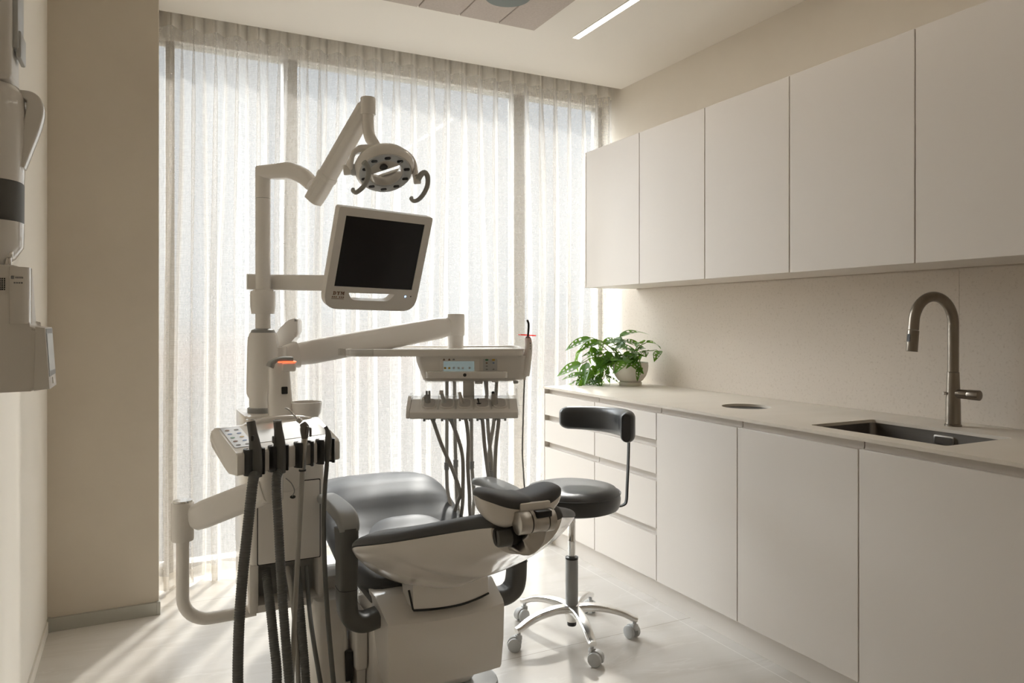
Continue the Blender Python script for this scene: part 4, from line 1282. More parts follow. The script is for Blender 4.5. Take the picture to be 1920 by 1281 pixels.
# ------------------------------------------------------------ monitor
def monitor():
    ya, ti, ro = 0.6776, 0.339, -0.0188
    c = P(713.9, 477.7, 2.52)
    h = RT * math.cos(ya) + FW * math.sin(ya); nv = -(FW * math.cos(ya) - RT * math.sin(ya))
    up = UP * math.cos(ti) + nv * math.sin(ti)
    h2 = h * math.cos(ro) + up * math.sin(ro); up2 = up * math.cos(ro) - h * math.sin(ro)
    z2 = h2.cross(up2)
    M = basis(c, h2, up2, z2)
    t = thing('monitor', 'tilted white-framed monitor with a dark screen on a side arm of the post', 'monitor', tuple(c))
    # screen is 0.300 x 0.240; the frame has a thick lower lip with a hand slot
    x0, x1, yt, yb = -0.178, 0.178, 0.148, -0.200
    bm = bmesh.new()
    outer = rpoly([(x0, yt), (x0, yb), (x1, yb), (x1, yt)], [0.010, 0.055, 0.055, 0.010], 8)
    win = [(-0.150, 0.120), (0.150, 0.120), (0.150, -0.120), (-0.150, -0.120)]
    slot = rpoly([(-0.094, -0.141), (0.086, -0.138), (0.064, -0.166), (-0.078, -0.166)], [0.004, 0.010, 0.02, 0.02], 6)
    def ring(pts, z):
        vs = [bm.verts.new((x, y, z)) for x, y in pts]
        return vs, [bm.edges.new((vs[i], vs[(i + 1) % len(vs)])) for i in range(len(vs))]
    loops = []
    for z in (0.0, -0.030):
        Ls = [ring(q, z) for q in (outer, win, slot)]
        bmesh.ops.triangle_fill(bm, use_beauty=True, use_dissolve=False, edges=[e for v, es in Ls for e in es])
        loops.append([v for v, es in Ls])
    for a, b in zip(*loops):
        for i in range(len(a)):
            bm.faces.new((a[i], a[(i + 1) % len(a)], b[(i + 1) % len(a)], b[i]))
    bm.transform(M)
    fr = obj('frame', bm, WHITEM, t, ang=30)
    obj('screen', B(-0.1498, 0.1498, -0.1198, 0.1198, -0.012, -0.0025, 0, 2, M), SCREEN, t)
    bm = B(-0.165, 0.165, -0.125, 0.138, -0.052, -0.0305, 0.012, 3, M)
    obj('back_cover', bm, WHITEM, t)
    # lettering on the lower left corner
    bm = bmesh.new()
    def poly(pts, ox):
        prism(bm, [(x * 0.0030 + ox, y * 0.0030 - 0.1495) for x, y in pts], 0, 0.0006, M)
    ox = -0.150
    poly([(0, 0), (0, .6), (.5, .6), (.5, 3.4), (0, 3.4), (0, 4), (1.6, 4), (1.6, 0)], ox)
    poly([(1.6, 3.5), (1.6, 4), (2.4, 4), (3.4, 3.2), (3.6, 2), (3.4, .8), (2.4, 0), (1.6, 0), (1.6, .5), (2.1, .6), (2.5, 1.3), (2.5, 2.7), (2.1, 3.4)], ox)
    poly([(0, 3.5), (0, 4), (2, 4), (2, 3.5), (1.7, 3.4), (2.3, 2.2), (2.9, 3.4), (2.6, 3.5), (2.6, 4), (3.9, 4), (3.9, 3.5), (3.5, 3.4), (2.6, 1.7), (2.6, .5), (3, .4), (3, 0), (1, 0), (1, .4), (1.5, .5), (1.5, 1.7), (.5, 3.4)], ox + 0.0135)
    poly([(0, 0), (0, .4), (.4, .5), (.4, 3.5), (0, 3.6), (0, 4), (1.4, 4), (2.3, 1.9), (3.2, 4), (4.6, 4), (4.6, 3.6), (4.2, 3.5), (4.2, .5), (4.6, .4), (4.6, 0), (2.8, 0), (2.8, .4), (3.1, .5), (3.1, 2.6), (2.1, .3), (.9, 2.9), (.9, .5), (1.2, .4), (1.2, 0)], ox + 0.0275)
    for k in range(7):
        x = ox - 0.003 + k * 0.0066
        if k == 3: continue
        prism(bm, [(x, -0.1590), (x + 0.0022, -0.1545), (x + 0.0044, -0.1545), (x + 0.0050, -0.1590)], 0, 0.0005, M)
    prism(bm, [(ox - 0.003, -0.1640), (ox - 0.003, -0.1625), (ox + 0.042, -0.1625), (ox + 0.042, -0.1640)], 0, 0.0005, M)
    obj('printed_logo', bm, BROWN, fr)
    bm = lathe(bmesh.new(), [(0, 0), (0.0035, 0), (0.003, 0.001), (0, 0.0012)], 16, M @ Matrix.Translation((0.128, -0.145, 0)))
    obj('power_light', bm, BLUELED, fr)
    bm = lathe(bmesh.new(), [(0, 0), (0.0026, 0), (0.0022, 0.001), (0, 0.001)], 16, M @ Matrix.Translation((0.150, -0.144, 0)))
    obj('sensor_dot', bm, BLACK, fr)
    # arm, clamp on the post
    za = P(490, 528, 2.728).z
    Mp = Matrix.Translation((PX_, PY_, 0))
    obj('post_clamp', lathe(bmesh.new(), [(0.0275, 1.357), (0.041, 1.357), (0.045, 1.385), (0.0455, 1.43), (0.044, 1.441), (0.0275, 1.441)], 40, Mp), WHITE, t)
    a = V(PX_, PY_ - 0.0, za); back = M @ V(-0.02, 0.0, -0.055)
    e = V(PX_ - 0.052, PY_ + 0.045, za)
    bm = sweep(bmesh.new(), [e, V(PX_ + 0.02, PY_ + 0.045, za), P(615, 531, 2.70), P(640, 532, 2.69)], 0.026, 0.058, 0.006)
    obj('side_arm', bm, WHITE, t)
    bm = B(PX_ - 0.034, PX_ + 0.034, PY_ - 0.034, PY_ + 0.066, za - 0.043, za - 0.0295, 0.006)
    obj('arm_bearing', bm, WHITE, t)
    bm = sweep(bmesh.new(), [P(636, 532, 2.69), P(665, 528, 2.665), back + (back - c).normalized() * 0.03, back], 0.03, 0.045, 0.008)
    obj('mount', bm, WHITEM, t)
monitor()

# ------------------------------------------------------------ assistant console with its arm
QO = P(445, 893, 2.20)                                   # lower front left corner
QYAW = math.radians(21)
QX = V(math.cos(QYAW), math.sin(QYAW), 0); QY = V(-math.sin(QYAW), math.cos(QYAW), 0)
QM = basis(QO, QX, QY, UP)
QL = 0.361
HOLD = [0.055, 0.136, 0.226, 0.306]
def console():
    t = thing('assistant_console', 'white assistant console with four black hose holders on a swing arm', 'instrument console', tuple(QO + QX * 0.18))
    prof = [(0.0, 0.0), (0.0, 0.064), (0.012, 0.070), (0.135, 0.132), (0.175, 0.112), (0.172, 0.075), (0.09, 0.020), (0.055, 0.0)]
    prof = rpoly(prof, [0.004, 0.006, 0.004, 0.006, 0.01, 0.01, 0.01, 0.01], 4)
    Mx = QM @ basis((0, 0, 0), (0, 1, 0), (0, 0, 1), (1, 0, 0))
    # the holders bite into the front edge
    obj('console_body', prism(bmesh.new(), prof, 0.0, QL, Mx, 0.004), WHITE, t, ang=30)
    sl = math.atan2(0.062, 0.123)
    tx, tz = V(0, math.cos(sl), math.sin(sl)), V(0, -math.sin(sl), math.cos(sl))
    Mt = QM @ basis((0, 0.012, 0.070), (1, 0, 0), tx, tz)
    bm = prism(bmesh.new(), rpoly([(0.008, 0.020), (0.072, 0.020), (0.072, 0.130), (0.008, 0.130)], 0.004), -0.001, 0.0012, Mt)
    kp = obj('keypad', bm, KEYP, t)
    cols = [BROWN, BLUE_, GREEN_, BROWN, INK, INK, BLUE_, YELLOW_, BLUE_, INK]
    for k in range(10):
        cx_, cy_ = 0.024 + 0.030 * (k // 5), 0.112 - 0.020 * (k % 5)
        bm = prism(bmesh.new(), [(cx_ + 0.0075 * math.cos(2 * PI * i / 16), cy_ + 0.0034 * math.sin(2 * PI * i / 16)) for i in range(16)], 0.0012, 0.002, Mt)
        obj('key', bm, cols[k], kp)
    bm = prism(bmesh.new(), rpoly([(0.085, 0.030), (QL - 0.01, 0.030), (QL - 0.02, 0.095), (0.085, 0.095)], 0.006), -0.001, 0.001, Mt)
    obj('top_plate', bm, GREYP, t)
    # arched rail along the back
    path = [QM @ V(0.085 + (QL - 0.105) * i / 16, 0.135 + 0.012 * math.sin(PI * i / 16), 0.115 + 0.019 * math.sin(PI * i / 16) ** 0.6) for i in range(17)]
    obj('back_rail', sweep(bmesh.new(), path, 0.022, 0.026, 0.008), WHITE, t)
    for hx in HOLD:
        bm = bmesh.new()
        c = QM @ V(hx, -0.002, 0.0)
        n = 28; ro, ri = 0.0325, 0.0235
        secs = []
        for z in (-0.004, 0.074):
            pts = []
            for i in range(n + 1):
                a = math.radians(-52 + (360 - 76) * i / n)
                pts.append((ro * math.cos(a), ro * math.sin(a) * 0.9))
            for i in range(n, -1, -1):
                a = math.radians(-52 + (360 - 76) * i / n)
                pts.append((ri * math.cos(a), ri * math.sin(a) * 0.9))
            secs.append(pts)
        prism(bm, secs[0], -0.004, 0.0755, QM @ Matrix.Translation((hx, 0.002, 0.0)), 0.0015)
        obj('hose_holder', bm, BLACK, t)
    # pipe from under the cabinet, knuckle, parallel arm
    ax, ay = 0.1274, 2.70
    path = [V(0.36, ay, 0.325), V(0.30, ay, 0.322), V(0.235, ay, 0.322)]
    for i in range(9):
        a = -PI / 2 - (PI / 2) * i / 8
        path.append(V(ax + 0.085 + 0.085 * math.cos(a), ay, 0.322 + 0.085 + 0.085 * math.sin(a)))
    path.append(V(ax, ay, 0.60))
    obj('pipe', tube(bmesh.new(), path, 0.0205, 24), WHITEM, t)
    Mk = Matrix.Translation((ax, ay, 0))
    obj('knuckle', lathe(bmesh.new(), [(0, 0.598), (0.034, 0.598), (0.036, 0.602), (0.036, 0.722), (0.034, 0.726), (0, 0.727)], 40, Mk), WHITE, t)
    obj('knuckle_cap', lathe(bmesh.new(), [(0, 0.7265), (0.031, 0.7265), (0.029, 0.732), (0, 0.733)], 40, Mk), CHROME, t)
    e = QM @ V(0.135, 0.075, -0.075)
    a = V(ax + 0.030, ay - 0.024, 0.672)
    d = (e - a).normalized()
    hz = d.cross(UP).normalized(); nn = hz.cross(d)
    bm = sweep(bmesh.new(), [a - d * 0.004, a + d * 0.018, a + d * 0.06, e - d * 0.04, e], [0.034, 0.044, 0.046, 0.046, 0.044], [0.066, 0.086, 0.092, 0.088, 0.080], 0.018, up=tuple(nn))
    obj('parallel_arm', bm, WHITEM, t)
    c = QM @ V(0.155, 0.085, 0)
    bm = bmesh.new(); cyl(bm, c + UP * -0.115, c + UP * 0.022, 0.040, 32, 0.004)
    obj('console_bearing', bm, WHITE, t)
    bm = tube(bmesh.new(), cr([P(536, 897, 2.30), P(546, 906, 2.29), P(552, 920, 2.29), P(548, 931, 2.29)], 5), 0.0016, 8)
    cb = obj('cable', bm, MIDG, t)
    Mo = basis(P(549, 932, 2.292), RT, UP, FW * -1)
    obj('cable_plug', prism(bmesh.new(), [(0.0085 * math.cos(2 * PI * i / 20), 0.0052 * math.sin(2 * PI * i / 20)) for i in range(20)], -0.004, 0.003, Mo, 0.001), BLACK, cb)
console()

# hoses that rest in the holders; each loops down and comes back up into the cabinet
def ribbed(path, r, pitch=0.0075, amp=0.0009, n=16, k=10):
    p = [Vector(q) for q in cr(path, k)]
    # resample evenly
    out = [p[0]]; acc = 0.0; step = pitch / 2
    for a, b in zip(p, p[1:]):
        L = (b - a).length; pos = step - acc
        while pos <= L:
            out.append(a + (b - a) * (pos / L)); pos += step
        acc = L - (pos - step)
    rr = [r + (amp if i % 2 else -amp) for i in range(len(out))]
    return tube(bmesh.new(), out, rr, n)
def suction_hoses():
    yb = 2.612                                                     # mouth of the recess
    H = [QM @ V(h, -0.004, 0.0) for h in HOLD]
    # 1: wide suction hose
    t = thing('suction_hose', 'thick dark grey ribbed suction hose in the leftmost console holder', 'suction hose', tuple(H[0]), 'hoses hanging on the assistant console')
    tip = P(470, 789, 2.245)
    ax = [H[0] + UP * -0.02, H[0] + UP * 0.05, (H[0] + UP * 0.05) * 0.35 + tip * 0.65, tip]
    d = (tip - H[0]).normalized()
    bm = tube(bmesh.new(), cr([H[0] - UP * 0.01, H[0] + UP * 0.035, H[0] + UP * 0.075 + (tip - H[0]) * 0.05, tip], 6), [0.0170 + 0.0055 * math.sin(PI * min(1, (i + 3) / 18)) - 0.0042 * max(0, (i - 4) / 14) for i in range(19)], 24)
    hp = obj('handpiece', bm, DARKG, t)
    bm = loft(bmesh.new(), [[tip + d * z + RT * r * math.cos(2 * PI * i / 24) + d.cross(RT) * r * math.sin(2 * PI * i / 24) for i in range(24)] for r, z in ((0.0128, -0.004), (0.0135, 0.004), (0.009, 0.0045), (0.0085, -0.01))])
    obj('nozzle_rim', bm, CHROME, hp)
    obj('valve', prism(bmesh.new(), rrect(0.008, 0.016, 0.003), -0.004, 0.004, basis(P(474, 822, 2.2), RT, UP, FW * -1)), BLACK, hp)
    obj('hose', ribbed([H[0] + UP * 0.0, P(474, 905, 2.19), P(465, 985, 2.18), P(455, 1080, 2.17), P(448, 1180, 2.16), P(446, 1285, 2.15), P(450, 1345, 2.15), P(470, 1385, 2.2), P(500, 1370, 2.26), P(519, 1281, 2.34), P(513, 1200, 2.40), P(507, 1140, 2.45), P(501, 1090, 2.52), P(499, 1066, 2.55)], 0.0150), HOSEG, t)
    t = thing('suction_hose', 'dark grey ribbed hose with open tip in the second console holder', 'suction hose', tuple(H[1]), 'hoses hanging on the assistant console')
    tip = P(520, 790, 2.30)
    bm = tube(bmesh.new(), cr([H[1] - UP * 0.01, H[1] + UP * 0.04, H[1] + UP * 0.085 + (tip - H[1]) * 0.05, tip], 6), [0.0160 + 0.005 * math.sin(PI * min(1, (i + 3) / 18)) - 0.0036 * max(0, (i - 4) / 14) for i in range(19)], 24)
    hp = obj('handpiece', bm, DARKG, t)
    bm = loft(bmesh.new(), [[tip + UP * z + V(r * math.cos(2 * PI * i / 24), r * math.sin(2 * PI * i / 24), 0) for i in range(24)] for r, z in ((0.0122, -0.004), (0.0132, 0.003), (0.009, 0.004), (0.0085, -0.012))])
    obj('nozzle_rim', bm, MIDG, hp)
    obj('tip_bore', lathe(bmesh.new(), [(0, 0.0), (0.0088, 0.0), (0.0088, 0.0043), (0, 0.0043)], 20, Matrix.Translation(tip)), BLACK, hp)
    bm = bmesh.new(); box(bm, -0.0035, 0.0035, -0.012, 0.012, -0.011, 0.011, 0.003, 2, Matrix.Translation(P(513, 825, 2.29)))
    obj('valve', bm, DARKG, hp)
    obj('hose', ribbed([H[1] + UP * 0.0, P(518, 905, 2.26), P(522, 985, 2.25), P(527, 1080, 2.24), P(534, 1180, 2.22), P(543, 1285, 2.20), P(552, 1350, 2.2), P(566, 1380, 2.25), P(575, 1350, 2.30), P(573, 1270, 2.36), P(566, 1180, 2.42), P(560, 1110, 2.48), P(556, 1064, 2.56)], 0.0136), HOSEG, t)
    # 3: three-way syringe
    t = thing('air_water_syringe', 'metal three-way syringe with bent tip and warm grey hose in the third console holder', 'syringe', tuple(H[2]), 'hoses hanging on the assistant console')
    s0 = P(567, 880, 2.36); s1 = P(571.5, 820, 2.36)
    bm = bmesh.new(); cyl(bm, s0, s1, 0.0098, 24, 0.001)
    hp = obj('handle', bm, STEEL, t)
    bm = bmesh.new(); cyl(bm, s0 - UP * 0.001, s0 - UP * 0.006, 0.0115, 20); obj('handle_ring', bm, BLACK, hp)
    bm = bmesh.new()
    tube(bm, cr([s1 - UP * 0.004, P(571, 808, 2.36), P(571, 800, 2.36), P(567, 793, 2.36)], 4), [0.010 + 0.0045 * math.sin(PI * i / 12) for i in range(13)], 20)
    hd = obj('syringe_head', bm, TAUPE, t)
    for u in (576, 582):
        bm = bmesh.new(); box(bm, -0.003, 0.003, -0.008, 0.008, -0.015, 0.015, 0.003, 2, Matrix.Translation(P(u, 808 + (u - 576) * 0.4, 2.35)))
        obj('trigger', bm, TAUPE, hd)
    bm = bmesh.new(); cyl(bm, P(565, 792, 2.36), P(558, 786, 2.36), 0.008, 20, 0.001); cyl(bm, P(562, 789, 2.36), P(560, 787, 2.36), 0.0092, 20)
    obj('tip_collar', bm, STEEL, hd)
    obj('tip', tube(bmesh.new(), cr([P(559, 787, 2.36), P(549, 776, 2.36), P(541, 768, 2.355), P(534, 765, 2.35)], 4), [0.0035] * 6 + [0.003] * 7, 10), CHROME, hd)
    obj('hose', tube(bmesh.new(), cr([P(567, 882, 2.36), P(564, 940, 2.33), P(560, 1010, 2.31), P(556, 1090, 2.28), P(551, 1190, 2.25), P(547, 1290, 2.23), P(549, 1350, 2.23), P(556, 1370, 2.28), P(560, 1320, 2.33), P(556, 1200, 2.41), P(546, 1110, 2.48), P(538, 1064, 2.55)], 8), 0.0078, 14), HOSEL, t)
    # 4: slim saliva ejector
    t = thing('saliva_ejector', 'slim dark grey ejector with hooked tip in the rightmost console holder', 'suction hose', tuple(H[3]), 'hoses hanging on the assistant console')
    bm = tube(bmesh.new(), cr([P(613, 872, 2.41), P(614, 850, 2.41), P(615.5, 830, 2.41), P(615.5, 815, 2.41), P(613, 806, 2.41), P(610, 800, 2.41)], 5), [0.006 + 0.0048 * math.sin(PI * min(1, i / 20)) for i in range(26)], 18)
    obj('handpiece', bm, DARKG, t)
    obj('hose', tube(bmesh.new(), cr([P(613, 870, 2.41), P(609, 920, 2.38), P(607, 980, 2.34), P(609, 1060, 2.27), P(614, 1150, 2.20), P(622, 1245, 2.14), P(630, 1330, 2.1), P(632, 1380, 2.1), P(622, 1395, 2.16), P(612, 1340, 2.26), P(600, 1275, 2.30), P(586, 1190, 2.38), P(578, 1120, 2.48), P(575, 1062, 2.57)], 8), 0.0072, 14), HOSEG, t)
suction_hoses()

# ------------------------------------------------------------ delivery unit
DYAW = math.radians(-23.7)
DX = V(math.cos(DYAW), math.sin(DYAW), 0); DY = V(-math.sin(DYAW), math.cos(DYAW), 0)
DO = P(880, 720, 3.05); DO.z = 0
DM = basis(DO, DX, DY, UP)
def delivery():
    t = thing('delivery_unit', 'white dental delivery unit on a swing arm, with tray, small screen and instrument rail', 'delivery unit', tuple(DO + UP * 1.0))
    # swing arm from the post
    a, b = P(562, 664, 2.83), P(842, 612, 3.16)
    d = (b - a).normalized(); hz = d.cross(UP).normalized(); nn = hz.cross(d)
    bm = bmesh.new()
    cyl(bm, V(0.455, 2.862, 1.155), V(0.455, 2.862, 1.235), 0.038, 32, 0.004)
    obj('arm_root', bm, WHITE, t)
    bm = sweep(bmesh.new(), cr([P(530, 671, 2.79), P(542, 668, 2.80), P(556, 665, 2.82)], 4), 0.06, [0.085 + 0.002 * i for i in range(9)], 0.022)
    obj('arm_socket', bm, WHITE, t)
    bm = sweep(bmesh.new(), [a - d * 0.018, a, a + d * 0.05, b - d * 0.06, b - d * 0.01, b + d * 0.02], [0.04, 0.058, 0.062, 0.062, 0.058, 0.04], [0.060, 0.084, 0.094, 0.092, 0.080, 0.060], 0.022, up=tuple(nn))
    obj('parallel_arm', bm, WHITEM, t)
    j = P(854, 615, 3.17)
    Mj = Matrix.Translation((j.x, j.y, 0))
    obj('arm_knuckle', lathe(bmesh.new(), [(0, 1.268), (0.038, 1.268), (0.0395, 1.272), (0.0395, 1.356), (0.037, 1.361), (0, 1.361)], 40, Mj), WHITE, t)
    obj('arm_spindle', lathe(bmesh.new(), [(0, 1.2), (0.034, 1.2), (0.034, 1.2675), (0, 1.2675)], 40, Mj), WHITEM, t)
    # tray
    zt = 1.222
    out = rpoly([(-0.478, -0.235), (0.200, -0.235), (0.212, -0.20), (0.212, 0.16), (-0.44, 0.16)], [0.07, 0.03, 0.03, 0.06, 0.06], 6)
    bm = prism(bmesh.new(), out, zt - 0.026, zt - 0.004, DM, 0.004)
    tr = obj('tray', bm, WHITE, t)
    path = [DM @ V(x * 0.995 - 0.0006, y * 0.985 - 0.0004, zt - 0.002) for x, y in out]; path.append(path[0])
    obj('tray_rim', tube(bmesh.new(), path, 0.0042, 8), WHITEM, tr)
    # clear edge guard on the left end
    bm = prism(bmesh.new(), rpoly([(-0.500, -0.20), (-0.45, -0.245), (-0.36, -0.248), (-0.36, -0.242), (-0.448, -0.239), (-0.492, -0.198), (-0.492, -0.05), (-0.500, -0.05)], 0.004), zt - 0.022, zt + 0.003, DM)
    obj('edge_guard', bm, CLEAR, tr)
    # head with fascia
    zb = 1.098
    side = [(-0.205, -0.215), (0.215, -0.215), (0.218, 0.10), (-0.205, 0.10)]
    def ring(z, x0, x1, y0, y1, r): return [DM @ V((x0 + x1) / 2 + p, (y0 + y1) / 2 + q, z) for p, q in rrect(x1 - x0, y1 - y0, r, 5)]
    bm = loft(bmesh.new(), [ring(zb, -0.172, 0.205, -0.19, 0.06, 0.02), ring(zb + 0.006, -0.178, 0.211, -0.20, 0.07, 0.02), ring(zb + 0.04, -0.190, 0.218, -0.205, 0.09, 0.022), ring(zb + 0.075, -0.203, 0.220, -0.205, 0.10, 0.022), ring(zb + 0.099, -0.206, 0.222, -0.212, 0.10, 0.022)])
    hd = obj('head', bm, WHITE, t, ang=30)
    yf = -0.2065
    def face(x0, x1, z0, z1, y, th, r=0.004):
        Mf = DM @ basis((0, y, 0), (1, 0, 0), (0, 0, 1), (0, -1, 0))
        return prism(bmesh.new(), rpoly([(x0, z0), (x1, z0), (x1, z1), (x0, z1)], r, 3), -0.002, th, Mf)
    obj('display_bezel', face(-0.112, 0.040, zb + 0.038, zb + 0.092, yf, 0.002), WHITEM, hd)
    obj('display', face(-0.098, 0.020, zb + 0.040, zb + 0.078, yf, 0.0032, 0.001), LCD, hd)
    for k, (x, m_) in enumerate(((-0.092, YELLOW_), (-0.076, YELLOW_), (-0.058, GREYP), (-0.040, GREYP), (-0.024, GREYP), (0.002, GREYP))):
        obj('display_icon', face(x - 0.004, x + 0.004, zb + 0.048, zb + 0.056, yf, 0.0036, 0.001), m_, hd)
    for x, m_ in ((-0.096, BROWN), (-0.076, BROWN), (-0.059, INK)):
        Mf = DM @ basis((x, yf, zb + 0.085), (1, 0, 0), (0, 0, 1), (0, -1, 0))
        obj('warning_mark', prism(bmesh.new(), [(-0.005, -0.004), (0.005, -0.004), (0.0, 0.005)] if m_ is BROWN else rrect(0.008, 0.005, 0.001), 0.0, 0.0026, Mf), m_, hd)
    kp = obj('key_panel', face(0.054, 0.108, zb + 0.036, zb + 0.090, yf, 0.002), GREYP, hd)
    for k, m_ in enumerate((GREEN_, YELLOW_, BROWN, BLUE_, INK, GREYP, INK, INK)):
        Mf = DM @ basis((0.068 + 0.026 * (k % 2), yf, zb + 0.083 - 0.012 * (k // 2)), (1, 0, 0), (0, 0, 1), (0, -1, 0))
        w_ = 0.0065 if k < 2 else 0.0042
        obj('key', prism(bmesh.new(), [(w_ * math.cos(2 * PI * i / 14), 0.55 * w_ * math.sin(2 * PI * i / 14)) for i in range(14)], 0.0018, 0.003, Mf), m_, kp)
    # handle bar in front, black dot in its middle
    bm = prism(bmesh.new(), rpoly([(-0.163, -0.16), (-0.163, -0.262), (0.146, -0.262), (0.146, -0.16)], [0, 0.018, 0.018, 0], 5), zb + 0.016, zb + 0.041, DM, 0.004)
    hb = obj('handle_bar', bm, WHITE, t)
    bm = bmesh.new(); cyl(bm, DM @ V(-0.016, -0.261, zb + 0.029), DM @ V(-0.016, -0.264, zb + 0.029), 0.0065, 20)
    obj('camera_dot', bm, BLACK, hb)
    bm = prism(bmesh.new(), rpoly([(-0.175, -0.16), (-0.165, -0.255), (0.150, -0.255), (0.19, -0.18)], 0.015, 4), zb + 0.001, zb + 0.013, DM, 0.002)
    obj('clear_lip', bm, CLEAR, hb)
    bm = bmesh.new(); cyl(bm, DM @ V(0.182, -0.17, zb - 0.012), DM @ V(0.182, -0.17, zb + 0.004), 0.010, 16, 0.002)
    obj('lock_knob', bm, GREYP, t)
    # stem carrying the instrument rail
    bm = bmesh.new(); box(bm, -0.025, 0.020, -0.085, -0.02, 1.0, zb, 0.006, 2, DM)
    obj('rail_stem', bm, WHITEM, t)
    bm = bmesh.new(); box(bm, 0.022, 0.055, -0.06, 0.0, 1.075, zb, 0.004, 2, DM); box(bm, 0.09, 0.118, -0.06, 0.0, 1.082, zb, 0.004, 2, DM)
    obj('valve_block', bm, WHITEM, t)
    # instrument rail: sloping shelf with five bays and a front lip
    Mr = DM @ basis((0, 0, 0.009), (0, 1, 0), (0, 0, 1), (1, 0, 0))
    pr = rpoly([(-0.275, 0.954), (-0.278, 0.980), (-0.262, 0.984), (-0.17, 1.018), (-0.07, 1.022), (-0.065, 1.010), (-0.16, 0.985), (-0.20, 0.962)], 0.005, 3)
    bm = prism(bmesh.new(), pr, -0.222, 0.185, Mr, 0.004)
    rl = obj('instrument_rail', bm, WHITE, t, ang=30)
    bm = prism(bmesh.new(), rpoly([(-0.275, 0.955), (-0.270, 0.985), (-0.17, 1.03), (-0.07, 1.035), (-0.11, 0.99), (-0.18, 0.957)], 0.01, 4), -0.236, -0.223, Mr, 0.003)
    obj('end_cheek', bm, WHITE, rl)
    bm = prism(bmesh.new(), rpoly([(-0.25, 0.962), (-0.235, 0.985), (-0.12, 1.052), (-0.07, 1.052), (-0.10, 1.0), (-0.17, 0.965)], 0.01, 4), 0.186, 0.192, Mr)
    obj('clear_wing', bm, CLEAR, rl)
    for k in range(6):
        x = -0.185 + 0.0675 * k
        bm = prism(bmesh.new(), [(-0.255, 0.986), (-0.165, 1.020), (-0.075, 1.024), (-0.075, 1.036), (-0.16, 1.034), (-0.22, 1.008)], x - 0.003, x + 0.003, Mr)
        obj('bay_divider', bm, CLEAR, rl)
    for k in range(5):
        x = -0.151 + 0.0675 * k
        bm = bmesh.new()
        for q in (-0.019, 0.019):
            box(bm, x + q - 0.0045, x + q + 0.0045, -0.235, -0.215, 0.949, 0.965, 0.0015, 1, DM)
        box(bm, x - 0.025, x + 0.025, -0.214, -0.200, 0.953, 0.967, 0.002, 1, DM)
        obj('hose_clip', bm, MIDG, rl)
        an = math.atan2(0.034, 0.092)
        Mc = DM @ basis((x, -0.212, 1.0115), (1, 0, 0), (0, math.cos(an), math.sin(an)), (0, -math.sin(an), math.cos(an)))
        cup = prism(bmesh.new(), rrect(0.052, 0.078, 0.02, 5), -0.004, 0.0055, Mc, 0.002)
        co = obj('bay_cup', cup, WHITEM, rl)
        obj('cup_floor', prism(bmesh.new(), rrect(0.043, 0.068, 0.017, 5), 0.0, 0.0062, Mc), TAUPEL, co)
delivery()

